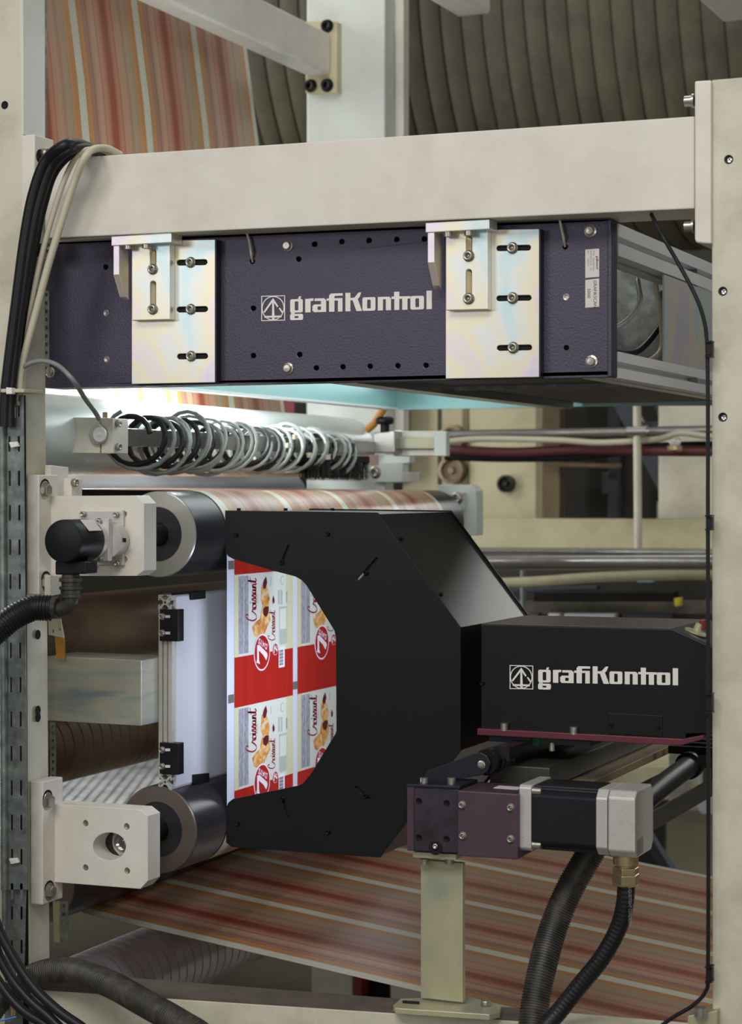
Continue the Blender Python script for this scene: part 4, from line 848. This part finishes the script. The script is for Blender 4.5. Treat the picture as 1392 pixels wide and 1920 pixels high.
# lever plate with pulley
t = thing('belt_tensioner', PY(870, 1465, 2.52), 'blue-black lever plate with a round belt pulley above the drive blocks', 'lever')
bm = quadY(bmn(), [(797, 1452), (802, 1445), (886, 1414), (902, 1411), (914, 1418), (920, 1432), (914, 1448), (902, 1454), (850, 1462), (797, 1470)], 2.515, .006); part('lever_plate', bm, 'blueblack', t, bevel=.001)
q = PY(912, 1430, 2.521); bm = lathe(bmn(), q, (0, 1, 0), [(0, 0), (.016, 0), (.018, .002), (.018, .006), (.015, .007), (.015, .024), (.018, .025), (.018, .03), (0, .03)], 28); part('pulley', bm, 'boltdark', t, smooth=True)
bolt(t, PY(903, 1434, 2.515), FR, .0045, 'flange', 'bolt')
bm = box(bmn(), PY(925, 1422, 2.535), PY(932, 1400, 2.54)+Vector((.02, 1.1, 0))); part('belt', bm, 'rubber', t)
# zinc stand
t = thing('zinc_stand', PY(828, 1895, 2.50), 'upright zinc plate stand carrying the drive unit, bolted to the base beam', 'stand')
bm = rectY(bmn(), 789, 1612, 868, 1880, 2.50, .010); part('upright', bm, 'zincpost', t, bevel=.001)
bm = quadY(bmn(), [(774, 1597), (855, 1602), (855, 1613), (774, 1608)], 2.475, .06); part('head_plate', bm, 'zincpost', t, bevel=.001)
for x in (796, 843):
    q = PY(x, 1610, 2.49); bm = cyl(bmn(), q, q-Vector((0, 0, .007)), .0062, 16); part('bolt', bm, 'bolt', t, smooth=True)
zf0 = PY(828, 1884, 2.49).z
ft = [PZ(738, 1884, zf0), PZ(752, 1872, zf0), PZ(880, 1868, zf0), PZ(940, 1886, zf0), PZ(938, 1897, zf0), PZ(918, 1902, zf0), PZ(742, 1890, zf0)]
bm = prism(bmn(), ft, (0, 0, -.008)); part('foot_plate', bm, 'zincpost', t, bevel=.001)
bolt(t, PZ(911, 1886, zf0), (0, 0, 1), .0066, 'cap'); bm = prism(bmn(), [PZ(755, 1876, zf0+.0003), PZ(787, 1878, zf0+.0003), PZ(787, 1883, zf0+.0003), PZ(755, 1881, zf0+.0003)], (0, 0, .0004)); part('foot_slot', bm, 'hole', t)
# base beam
zB = zf0-.0085
t = thing('base_beam', PZ(500, 1880, zB)-Vector((0, 0, .12)), 'wide cream base beam with a dirty brown top along the bottom edge', 'beam')
f0, f1 = PZ(60, 1850, zB), PZ(1010, 1911, zB); k0, k1 = PZ(100, 1822, zB), PZ(1010, 1893, zB)
bm = prism(bmn(), [f0, f1, k1, k0], (0, 0, -.004)); part('beam_top', bm, 'dust', t)
f0.z = f1.z = k0.z = k1.z = zB-.004
bm = prism(bmn(), [f0+Vector((0, .0005, 0)), f1+Vector((0, .0005, 0)), k1, k0], (0, 0, -.25)); part('beam_face', bm, 'cream2', t, bevel=.002)
bm = prism(bmn(), [f1+Vector((-.002, -.002, .003)), f1+Vector((.5, .05, .003)), k1+Vector((.5, .05, .003)), k1+Vector((-.002, -.0, .003))], (0, 0, -.25)); part('beam_extension', bm, 'cream2', t)
t = thing('corner_bolt', PY(1318, 1915, 2.44), 'bolt with a washer plate at the foot of the right post', 'bolt')
bm = prism(bmn(), [PY(1290, 1905, 2.43), PY(1345, 1895, 2.43), PY(1345, 1940, 2.43), PY(1290, 1940, 2.43)], (0, .02, 0)); part('washer_plate', bm, 'zincpost', t, bevel=.001)
q = PY(1314, 1906, 2.425); bm = cyl(bmn(), q, q+Vector((0, 0, .012)), .008, 18); part('bolt_head', bm, 'bolt', t, smooth=True)
# bottom left hoses and cables
solo('ribbed_hose', ribbed(bmn(), [PY(-120, 2300, 2.3), PY(-80, 2020, 2.32), PY(-20, 1900, 2.34), PY(18, 1862, 2.36), PY(70, 1828, 2.37), PY(130, 1820, 2.36), PY(200, 1842, 2.33), PY(270, 1880, 2.30), PY(340, 1920, 2.27), PY(390, 1955, 2.26), PY(450, 2040, 2.26), PY(480, 2200, 2.27), PY(485, 2500, 2.28)], .0185, .0042, .0011, 24), 'conduit', 'finely ribbed dark conduit crossing the lower left corner', 'hose', smooth=True)
for k, (pts, nm) in enumerate((([(-60, 1400), (-40, 1580), (-10, 1720), (22, 1790), (62, 1850), (110, 1896), (170, 1940), (230, 2010), (260, 2150), (265, 2450)], 'uppermost of the three black cables curving through the lower left corner'),
                 ([(-75, 1400), (-52, 1600), (-14, 1756), (12, 1820), (50, 1870), (95, 1910), (130, 1950), (180, 2030), (205, 2160), (210, 2450)], 'middle of the three black cables curving through the lower left corner'),
                 ([(-90, 1400), (-66, 1620), (-20, 1800), (4, 1850), (40, 1892), (90, 1925), (130, 1960), (150, 2040), (160, 2160), (162, 2450)], 'lowest of the three black cables curving through the lower left corner'))):
    cable('black_cable', pth(pts, 2.29+.006*k), .0072, 'rubber', nm, 'cable')
cable('blue_wire', pth([(-5, 1914), (10, 1912), (30, 1907)], 2.30), .0012, 'blue', 'short blue wire end in the bottom left corner', 'wire')
solo('wire_ferrule', cyl(bmn(), PY(24, 1884, 2.33), PY(23, 1903, 2.33), .004, 12), 'brass', 'small brass ferrule above the blue wire', 'fitting', smooth=True)
# cable chain on the right
t = thing('cable_chain', PY(1260, 1480, 2.9), 'black open cable chain tray with a hose, right of the motor', 'cable chain')
xc = PY(1213, 1520, 2.62).x; zs0 = PX(1213, 1565, xc).z; zs1 = PX(1213, 1529, xc).z
bm = box(bmn(), (xc-.004, 2.62, zs0), (xc, 3.75, zs1)); part('chain_side', bm, 'slidegrey', t)
bm = box(bmn(), (xc-.075, 2.62, zs0+.01), (xc-.071, 3.75, zs1+.008)); part('chain_side', bm, 'boltdark', t)
bm = sweep(bmn(), spline([Vector((xc-.030, 2.60, zs1-.006)), Vector((xc-.032, 2.8, zs1+.010)), Vector((xc-.034, 2.98, zs1+.020))]), .0165, 18); part('hose_section', bm, 'rubber', t, smooth=True)
bm = lathe(bmn(), (xc-.034, 2.97, zs1+.020), (0, 1, 0), [(.0165, 0), (.021, .002), (.021, .02), (.0165, .022)], 20); part('hose_clamp', bm, 'boltdark', t, smooth=True)
for k in range(14):
    y = 3.0+k*.05; bm = box(bmn(), (xc-.073, y, zs1+.034), (xc, y+.012, zs1+.046)); part('chain_link', bm, 'boltdark', t, bevel=.001)
    bm = box(bmn(), (xc-.004, y, zs1), (xc, y+.02, zs1+.040)); part('chain_link_side', bm, 'boltdark', t)
# ================================================================== BAR WITH COILED CABLES
t = thing('sensor_bar', (-1.6, 2.62, 1.44), 'square bar on cream clamp blocks running back above the film', 'bar')
bm = quadY(bmn(), [(84, 782), (187, 783), (187, 850), (84, 849)], 2.60, .045); part('clamp_block', bm, 'cream', t, bevel=.001)
bm = quadY(bmn(), [(190, 783), (212, 784), (212, 850), (190, 850)], 2.60, .045); part('clamp_cap', bm, 'cream', t, bevel=.001)
xb = PY(212, 800, 2.6).x
for y in (794, 838): bolt(t, PX(219, y, xb), RT, .0055, 'cap')
bm = lathe(bmn(), PY(187, 815, 2.60), (0, -1, 0), [(.0155, -.004), (.0155, .006), (.0145, .008), (0, .009)], 32); part('round_knob', bm, 'ringsteel', t, smooth=True)
bm = lathe(bmn(), PY(187, 815, 2.591), (0, -1, 0), [(.012, -.001), (.011, .001), (.004, .0012), (.003, .0025), (0, .003)], 28); part('knob_lens', bm, 'alu', t, smooth=True)
bm = cyl(bmn(), PY(197, 783, 2.61), PY(197, 773, 2.61), .004, 10); part('bolt', bm, 'brass', t)
xr = -1.5717; zr1, zr0 = 1.4925, 1.4655
bm = box(bmn(), (xr-.027, 2.645, zr0), (xr, 3.60, zr1)); part('square_rail', bm, 'steel', t, bevel=.001)
bm = bmn(); q = PX(708, 840, xr)
bm = box(bmn(), (xr-.035, 3.50, zr0-.006), (xr+.055, 3.56, zr1+.012)) if 0 else quadY(bmn(), [(757, 803), (810, 803), (810, 848), (757, 848)] if 0 else [(700, 812), (740, 806), (740, 849), (700, 849)], 3.60, .05); part('end_block', bm, 'steel', t, bevel=.002)
bm = quadY(bmn(), [(738, 808), (828, 808), (828, 855), (738, 855)], 3.64, .04); part('rear_arm', bm, 'cream', t, bevel=.002)
bm = quadY(bmn(), [(740, 820), (815, 820), (821, 826), (821, 836), (815, 842), (740, 842)], 3.63, .008); part('arm_slot', bm, 'zincpost', t, bevel=.002)
bm = quadY(bmn(), [(814, 809), (837, 809), (837, 855), (814, 855)], 3.625, .02); part('end_cap', bm, 'whitegreen', t, bevel=.001)
t = thing('hand_knob', PY(722, 808, 3.58), 'black star hand knob on top of the rear bar clamp', 'knob')
q = PY(722, 808, 3.60); bm = lathe(bmn(), q, (0, 0, 1), [(.009, -.002), (.009, .013)], 20); part('knob_stem', bm, 'boltdark', t, smooth=True)
bm = lathe(bmn(), q+Vector((0, 0, .013)), (0, 0, 1), [(.016, 0), (.019, .003), (.019, .012), (.015, .015)], 7); part('knob_head', bm, 'boltdark', t, bevel=.002)
def coil(nturn, y0, y1, rad, m, label, ph, jit, cr, drop=.0):
    pts = []; n = int(nturn*18); rnd = random.Random(int(ph*100)+3); off = [(rnd.uniform(-jit, jit), rnd.uniform(-jit, jit), rnd.uniform(.82, 1.16)) for _ in range(int(nturn)+3)]
    for i in range(n+1):
        tt = i/18; k = int(tt); f = tt-k; f = f*f*(3-2*f); o = [off[k][j]*(1-f)+off[k+1][j]*f for j in range(3)]
        a = 2*math.pi*tt+ph; rr = rad*o[2]*(1.05-.17*i/n)
        pts.append(Vector((xr-.0135+o[0]+rr*math.cos(a), y0+(y1-y0)*i/n+.012*math.sin(a+1), (zr0+zr1)/2-.006-drop+o[1]+rr*math.sin(a))))
    return solo('coiled_cable', sweep(bmn(), pts, cr, 8), m, label, 'cable', smooth=True)
coil(15, 2.66, 3.44, .033, 'rubber', 'black cable wound in tight coils around the square bar', .3, .005, .0048)
coil(13, 2.67, 3.46, .041, 'greycable', 'grey cable wound in wide loose coils around the square bar', 1.9, .010, .0036, .004)
coil(12, 2.76, 3.46, .038, 'palecable', 'pale grey cable wound around the square bar between the darker coils', 4.0, .009, .0030, .006)
for k, (px, py) in enumerate(((535, 840), (548, 824), (610, 862), (575, 858))):
    nm = ('beige adhesive tie mount at the bottom left of the cable coils', 'highest beige adhesive tie mount, in the middle of the cable coils', 'beige adhesive tie mount nearest the brush, low on the coils', 'beige adhesive tie mount on the lower rim of the grey cable loops')[k]
    solo('cable_tie_mount', box(bmn(), PX(px, py, xr+.034), PX(px, py, xr+.034)+Vector((.006, .012, .009))), 'creamcable', nm, 'cable tie', 'beige tie mounts on the cable coils', bevel=.001)
# brush
t = thing('static_brush', (-1.55, 3.3, 1.40), 'black bristle brush hanging over the film below the coiled cables', 'brush')
xq = -1.56; a = PX(576, 880, xq); b = PX(690, 880, xq)
zbt = PX(640, 866, xq).z; zbb = PX(640, 900, xq).z
bm = box(bmn(), (xq-.02, a.y, zbt), (xq+.004, b.y, zbt+.012)); part('brush_back', bm, 'boltdark', t)
bm = bmn(); rnd = random.Random(5)
for k in range(1000):
    y = a.y+(b.y-a.y)*rnd.random(); x = xq-.018+.022*rnd.random(); s = rnd.uniform(-.006, .006); s2 = rnd.uniform(-.003, .004)
    p0 = Vector((x, y, zbt+.002)); p1 = Vector((x+s2, y+s, zbb+rnd.uniform(-.002, .006))); d = Vector((-.0004, .0018, 0))
    v = [bm.verts.new(p) for p in (p0, p0+d, p1+d, p1)]; bm.faces.new(v)
part('bristles', bm, 'bristle', t, kind='stuff')
bm = box(bmn(), (xq-.012, b.y+.002, zbt-.004), (xq+.002, b.y+.05, zbt+.016)); part('brush_holder', bm, 'carton', t)
# far brackets of the upper roller
t = thing('roller_bracket', PY(860, 1000, 3.8), 'far cream bracket plate at the back end of the upper roller', 'bracket')
bm = quadY(bmn(), [(820, 909), (884, 909), (894, 920), (894, 1004), (872, 1004), (872, 2190), (820, 2190)], 3.80, .04); part('plate', bm, 'whitegreen', t, bevel=.002)
bm = quadY(bmn(), [(843, 924), (868, 924), (868, 956), (843, 956)], 3.78, .02); part('flange', bm, 'whitegreen', t, bevel=.001)
bolt(t, PY(858, 934, 3.78), FR, .010, 'socket')
t = thing('rear_clamp', PY(760, 900, 3.78), 'pale clamp plate with a dark screw behind the far end of the roller', 'bracket')
bm = quadY(bmn(), [(697, 868), (755, 868), (755, 904), (697, 904)], 3.78, .03); part('plate', bm, 'whitegreen', t, bevel=.001)
bm = quadY(bmn(), [(694, 853), (768, 853), (768, 868), (694, 868)], 3.80, .03); part('upper_lip', bm, 'whitegreen', t, bevel=.001)
bm = quadY(bmn(), [(755, 885), (777, 886), (777, 904), (755, 904)], 3.77, .03); part('side_lug', bm, 'cream', t, bevel=.001)
bolt(t, PY(704, 886, 3.78), FR, .010, 'socket', 'bolt')
# ================================================================== UPPER STRUCTURE
t = thing('rear_column', (PY(650, 200, 3.8).x, 3.85, 0), 'pale green-white steel column standing behind the crossbeam', 'column')
a = PY(575, 100, 3.80); b = PY(722, 100, 3.80)
bm = prism(bmn(), [(a.x, 3.80, 3.2), (b.x, 3.80, 3.2), (b.x, 3.80, 1.39), (a.x, 3.80, 1.39)], (0, .05, 0)); part('column_body', bm, 'whitegreen', t, bevel=.003)
bm = quadY(bmn(), [(737, -150), (757, -150), (757, 905), (737, 905)], 3.86, .03); part('side_strip', bm, 'cream', t, bevel=.001)
bm = quadY(bmn(), [(722, -60), (737, -60), (737, 905), (722, 905)], 3.88, .004, [R_(730, y, 734, y+4.5) for y in range(2, 258, 9)]); part('perforated_strip', bm, 'galv', t)
bm = quadY(bmn(), [(722, -60), (737, -60), (737, 905), (722, 905)], 3.89, .002); part('strip_back', bm, 'hole', t)
def tube(px, ptop, pbot, X, y0, y1, wd, label, m='cream', flange=True):
    zt = PX(px, ptop, X).z; zb_ = PX(px, pbot, X).z; t = thing('cross_tube', (X-wd/2, y1, zb_), label, 'beam')
    bm = box(bmn(), (X-wd, y0, zb_), (X, y1, zt)); part('tube_body', bm, m, t, bevel=.008, seg=3); return t, zt, zb_
yy = 3.775
X_ = PY(621, 100, yy).x
t, zt, zb_ = tube(621, 62, 140, X_, 2.3, yy, .055, 'large cream square tube running diagonally to the rear column')
bm = quadY(bmn(), [(573, 40), (632, 40), (632, 174), (573, 174)], yy+.001, .024); part('flange', bm, 'oldcream', t, bevel=.001)
for x, y in ((614, 49), (583, 161), (614, 160)): bolt(t, PY(x, y, yy), FR, .011, 'socket', 'boltdark')
X2 = PY(921, 10, 3.9).x
tube(920, -60, 26, X2, 2.4, 3.9, .075, 'cream square tube end poking down at the top centre')
X3 = PY(1425, 10, 3.9).x
tube(1425, -70, 36, X3, 2.6, 3.9, .075, 'cream tube end just visible in the top right corner')
# big ribbed duct
t = thing('ribbed_duct', (-.8, 4.75, 2.0), 'huge olive-brown ribbed duct filling the upper background', 'duct')
prof = [(0, 0)]; x = 0; R0 = .62
while x < 4.2:
    prof += [(R0, x+.0), (R0+.003, x+.012), (R0+.003, x+.036), (R0, x+.0445), (R0-.005, x+.0455), (R0-.005, x+.049)]; x += .0505
prof += [(0, x)]
bm = lathe(bmn(), (-2.9, 4.80, 2.62), (1, .02, 0), prof, 110); part('duct_skin', bm, 'olive', t, smooth=True)
# ================================================================== BACKGROUND MACHINE ON THE RIGHT
t = thing('background_frame', (PY(880, 970, 4.7).x, 4.7, 0), 'blurred cream machine frame plates behind the far roller bracket', 'machine frame')
BGF = t
def bq(px, Y, dY, m, nm='frame_plate', th=t, label=None, bev=.003): return part(nm, quadY(bmn(), px, Y, dY), m, th, bevel=bev, label=label)
bq([(880, 600), (1006, 600), (1006, 1000), (880, 1000)], 4.70, .05, 'oldcream')
bq([(755, 500), (868, 500), (868, 1000), (755, 1000)], 4.72, .05, 'oldcream')
bq([(868, 500), (880, 500), (880, 1000), (868, 1000)], 4.76, .02, 'brown', 'frame_gap')
bq([(820, 500), (826, 500), (826, 1000), (820, 1000)], 4.715, .01, 'dust', 'frame_seam')
bq([(575, 500), (752, 500), (752, 905), (575, 905)], 4.66, .05, 'whitegreen', label='pale plate between the rollers')
bq([(1235, 600), (1400, 600), (1400, 1000), (1235, 1000)], 4.75, .05, 'cream2')
bq([(860, 972), (1400, 974), (1400, 1031), (860, 1028)], 4.66, .08, 'oldcream', 'frame_crossmember')
for x, y, r in ((850, 822, .034), (850, 882, .034), (952, 907, .022)):
    q = PY(x, y, 4.70); part('round_boss', lathe(bmn(), q, (0, -1, 0), [(r, -.02), (r, .02), (r*.75, .022), (r*.72, .008), (r*.3, .008), (r*.25, .02), (0, .02)], 30), 'brown' if r > .03 else 'darkmachine', t, smooth=True)
t = thing('dark_recess', (PY(1120, 970, 5.2).x, 5.2, 0), 'dark machine interior seen through the opening in the background', 'machine')
def bq2(px, Y, dY, m, nm): return part(nm, quadY(bmn(), px, Y, dY), m, t, bevel=.002)
bq2([(1000, 560), (1245, 560), (1245, 1930), (1000, 1930)], 5.35, .03, 'darkmachine', 'recess_back')
bq2([(1012, 600), (1050, 600), (1050, 980), (1012, 980)], 5.20, .05, 'brown', 'recess_column')
bq2([(1140, 600), (1158, 600), (1158, 980), (1140, 980)], 5.22, .04, 'darkblue', 'recess_column')
bq2([(1020, 866), (1160, 870), (1160, 878), (1020, 874)], 5.15, .03, 'brown', 'recess_bar')
bq2([(1232, 940), (1262, 940), (1262, 975), (1232, 975)], 5.1, .05, 'oldcream', 'pale_block')
bq2([(1128, 885), (1138, 885), (1138, 925), (1128, 930)], 5.1, .02, 'darkblue', 'small_tag')
t = thing('diagonal_strut', PY(1280, 970, 4.62), 'dark blue-grey diagonal strut with rungs in the right background', 'strut')
bm = quadY(bmn(), [(1140, 740), (1172, 740), (1332, 990), (1272, 990)], 4.80, .03); part('strut_rail', bm, 'darkblue', t, bevel=.002)
bm = quadY(bmn(), [(1215, 740), (1232, 740), (1350, 985), (1330, 985)], 4.84, .03); part('strut_rail', bm, 'darkblue', t, bevel=.002)
for y in (860, 930, 790): bm = quadY(bmn(), [(1210+(y-860)*.4, y), (1290+(y-860)*.4, y), (1296+(y-860)*.4, y+12), (1216+(y-860)*.4, y+12)], 4.82, .03); part('strut_rung', bm, 'darkblue', t)
def pipe(nm, p0, p1, Y, rpx, m, label, cat='pipe', grp=None, Y2=None):
    Y2 = Y2 or Y; a = PY(*p0, Y); b = PY(*p1, Y2); r = rpx/F*(a-EYE).length
    return solo(nm, cyl(bmn(), a, b, r, 24), m, label, cat, grp, smooth=True)
pipe('steel_pipe', (836, 816), (1400, 806), 4.35, 9, 'steel', 'thin bright horizontal pipe in the background under the scanner')
cable('cream_hose', [PY(x, y, 4.33) for x, y in ((836, 828), (900, 823), (1000, 824), (1060, 826), (1130, 830), (1230, 824), (1275, 812), (1330, 818), (1400, 820))], .0075, 'creamcable', 'wavy cream hose tied below the thin background pipe', 'hose')
cable('maroon_hose', [PY(x, y, 4.36) for x, y in ((836, 843), (960, 848), (1100, 843), (1250, 846), (1400, 846))], .012, 'hosered', 'dark red horizontal hose in the background', 'hose')
cable('black_hose', [PY(x, y, 4.38) for x, y in ((836, 856), (960, 859), (1100, 855), (1230, 838), (1400, 834))], .010, 'rubber', 'black hose sagging below the dark red hose in the background', 'hose')
pipe('cream_pipe', (1195, 742), (1197, 1034), 4.30, 7.5, 'cream2', 'vertical cream pipe crossing the background opening')
t = thing('pipe_clamp', PY(1196, 815, 4.27), 'chrome clamp joining the vertical cream pipe and the thin horizontal pipe', 'clamp')
bm = cyl(bmn(), PY(1178, 809, 4.30), PY(1214, 808, 4.30), .014, 18); part('clamp_sleeve', bm, 'chrome', t, smooth=True)
t = thing('hose_fitting', PY(1268, 840, 4.25), 'brass hose fitting where the background hoses meet', 'fitting')
bm = lathe(bmn(), PY(1266, 822, 4.30), (0, 0, -1), [(.012, 0), (.012, .016), (.018, .017), (.018, .026), (.008, .03)], 14); part('fitting_body', bm, 'brass', t)
for x in (1261, 1272): bolt(t, PY(x, 829, 4.27), FR, .005, 'hex', 'chrome')
pipe('steel_pipe', (880, 1034), (1400, 1037), 4.22, 6.5, 'steel', 'thinner upper pipe of the pair above the camera arm')
pipe('steel_pipe', (880, 1054), (1400, 1053), 4.12, 15, 'steel', 'thick polished lower pipe of the pair above the camera arm')
cable('grey_pipe', [PY(x, y, 4.2) for x, y in ((920, 1094), (1010, 1090), (1130, 1082), (1280, 1078), (1400, 1078))], .012, 'oldcream', 'dull cream pipe below the polished pair', 'pipe')
pipe('grey_stub', (981, 1070), (981, 2080), 4.3, 5, 'greycable', 'thin grey vertical stub between the pipes')
t = thing('lower_machine', (PY(1150, 1170, 4.6).x, 4.6, 0), 'dark cluttered machine parts low in the right background', 'machine')
def bq3(px, Y, dY, m, nm, lab=None): return part(nm, quadY(bmn(), px, Y, dY), m, t, bevel=.002, label=lab)
bq3([(880, 1060), (1400, 1060), (1400, 1128), (880, 1128)], 4.62, .05, 'darkmachine', 'machine_back')
bq3([(880, 1128), (1400, 1126), (1400, 1152), (880, 1152)], 4.56, .05, 'dust', 'machine_ledge')
bq3([(940, 1104), (1120, 1098), (1120, 1106), (940, 1112)], 4.5, .03, 'darkblue', 'machine_bar')
bq3([(1000, 1110), (1262, 1110), (1262, 1128), (1000, 1128)], 4.45, .05, 'boltdark', 'machine_bar')
bq3([(1264, 1122), (1277, 1120), (1276, 1136), (1266, 1138)], 4.4, .02, 'yellow', 'yellow_tag', 'small yellow tag')
bq3([(1195, 1082), (1225, 1082), (1225, 1092), (1195, 1092)], 4.5, .02, 'teal', 'pale_tag')
for x0, x1, m in ((990, 1010, 'darkblue'), (1028, 1050, 'panelwhite'), (1058, 1154, 'panelwhite'), (1168, 1260, 'darkblue')): bq3([(x0, 1150), (x1, 1150), (x1, 1163), (x0, 1163)], 4.5, .03, m, 'lower_panel')
bq3([(880, 1150), (1400, 1150), (1400, 1200), (880, 1200)], 4.56, .03, 'darkmachine', 'machine_skirt')
# below the arm, right
t = thing('rear_base_block', (PY(1180, 1450, 4.4).x, 4.4, 0), 'cream base block seen below the camera arm at the right', 'machine base')
bm = quadY(bmn(), [(880, 1436), (1254, 1436), (1254, 1500), (880, 1520)], 4.40, .3); part('block', bm, 'oldcream', t, bevel=.004)
t = thing('rear_zinc_post', (PY(1275, 1450, 4.0).x, 4.0, 0), 'zinc post with a dark gap right of the cream base block', 'post')
bm = quadY(bmn(), [(1254, 1380), (1284, 1380), (1284, 1520), (1254, 1520)], 4.02, .03); part('post_face', bm, 'zincdull', t, bevel=.002)
bm = quadY(bmn(), [(1286, 1380), (1312, 1380), (1312, 1520), (1286, 1520)], 4.05, .03); part('post_face', bm, 'zinc', t, bevel=.002)
bm = quadY(bmn(), [(1308, 1480), (1345, 1470), (1345, 1528), (1316, 1528), (1308, 1518)], 4.0, .06); part('end_box', bm, 'panelwhite', t, bevel=.004, label='small white box end')
t = thing('rear_dark_beam', (PY(1100, 1400, 4.8).x, 4.8, .5), 'black horizontal beam in the shadow under the camera arm', 'beam')
bm = quadY(bmn(), [(880, 1385), (1400, 1385), (1400, 1440), (880, 1436)], 4.75, .05); part('beam_body', bm, 'boltdark', t)
t = thing('diagonal_brace', PY(1240, 1650, 4.0), 'dark diagonal brace crossing behind the motor', 'brace')
bm = quadY(bmn(), [(1196, 1560), (1216, 1560), (1581, 2148), (1551, 2148)], 4.0, .03); part('brace_bar', bm, 'darkblue', t, bevel=.002)
# ================================================================== LEFT BACKGROUND
def grating():
    """punched tread plates of the walkway behind: raised bars on an open frame"""
    t = thing('walkway_grating', (-3.2, 5.2, .60), 'bright metal tread grating of the walkway behind the left post', 'grating')
    Z = .62; bm = bmn()
    x0, x1, y0, y1 = -3.4, -1.9, 3.35, 5.2; rnd = random.Random(3)
    bm = box(bmn(), (x0, y0, Z-.03), (x1, y1, Z-.012)); part('walkway_base', bm, 'darkmachine', t)
    bm = bmn(); y = y0; j = 0
    while y < y1:
        x = x0+(j % 2)*.015
        while x < x1:
            h = .003+.002*rnd.random(); v = []
            for (dx, dy, dz) in ((0, 0, 0), (.024, 0, 0), (.024, .016, 0), (0, .016, 0), (.002, .002, h), (.022, .002, h), (.022, .014, h), (.002, .014, h)): v.append(bm.verts.new((x+dx, y+dy, Z-.012+dz)))
            for f in ((4, 5, 6, 7), (0, 1, 5, 4), (1, 2, 6, 5), (3, 0, 4, 7)): bm.faces.new([v[i] for i in f])
            x += .030
        y += .034; j += 1
    part('tread_lugs', bm, 'galvlight', t, kind='stuff')
grating()
t = thing('walkway_beam', PY(210, 1500, 3.1), 'brown steel beam edge below the tread grating', 'beam')
xq = -1.78; a = PX(128, 1512, xq); b = PX(300, 1462, xq)
bm = box(bmn(), (xq-.04, 2.66, .775), (xq, 4.1, .835)); part('beam_body', bm, 'brown', t, bevel=.002)
t = thing('background_rack', (-2.6, 5.0, .9), 'cream perforated rail with a black trough below it, seen behind the left post', 'rail')
bm = quadY(bmn(), [(60, 1186), (330, 1188), (330, 1222), (60, 1214)], 4.6, .03, [R_(x, 1202, x+7, 1208) for x in range(150, 320, 15)]); part('perforated_rail', bm, 'oldcream', t)
bm = quadY(bmn(), [(60, 1186), (330, 1188), (330, 1222), (60, 1214)], 4.64, .01); part('rail_back', bm, 'dust', t)
bm = quadY(bmn(), [(60, 1213), (330, 1220), (330, 1262), (60, 1262)], 4.55, .03); part('black_trough', bm, 'boltdark', t)
bm = quadY(bmn(), [(60, 1200), (78, 1200), (78, 2030), (60, 2030)], 4.6, .03); part('rack_leg', bm, 'oldcream', t)
t = BGF
bm = quadY(bmn(), [(508, 752), (576, 752), (576, 780), (508, 780)], 4.67, .04); part('red_crate', bm, 'redpaint', t)  # dark red crate, grouped with the frame plates
bm = quadY(bmn(), [(552, 755), (576, 755), (576, 782), (552, 782)], 4.665, .01); part('dark_face', bm, 'boltdark', t)
t = thing('orange_cable', PY(712, 800, 3.9), 'orange-brown bent strap behind the black hand knob', 'strap')
bm = sweep(bmn(), spline([PY(x, y, 3.72) for x, y in ((722, 762), (710, 782), (700, 796), (688, 806))]), .008, 10); part('strap_body', bm, 'orange', t, smooth=True)
t = thing('rear_low_post', (PY(624, 1850, 4.5).x, 4.5, 0), 'pale post below the striped film, beside a red edge', 'post')
bm = quadY(bmn(), [(584, 1790), (661, 1790), (661, 1925), (584, 1925)], 4.5, .06); part('post_face', bm, 'cream2', t, bevel=.003)
bm = quadY(bmn(), [(663, 1800), (677, 1800), (677, 1925), (663, 1925)], 4.5, .05); part('red_edge', bm, 'redpaint', t)
bm = quadY(bmn(), [(678, 1800), (733, 1800), (733, 1925), (678, 1925)], 4.55, .05); part('dark_gap', bm, 'boltdark', t)
bm = quadY(bmn(), [(733, 1820), (800, 1830), (800, 1925), (733, 1925)], 4.5, .05); part('post_face', bm, 'cream2', t)
# ================================================================== HALL SHELL
def struct(nm, bm, m): o = solo(nm, bm, m, None, None); o['kind'] = 'structure'; return o
struct('floor', box(bmn(), (-7, -3, -.1), (5, 9, 0)), 'floor')
struct('wall_back', box(bmn(), (-7, 8.5, 0), (5, 8.6, 5)), 'wall')
struct('wall_left', box(bmn(), (-6.1, -3, 0), (-6, 8.6, 5)), 'wall')
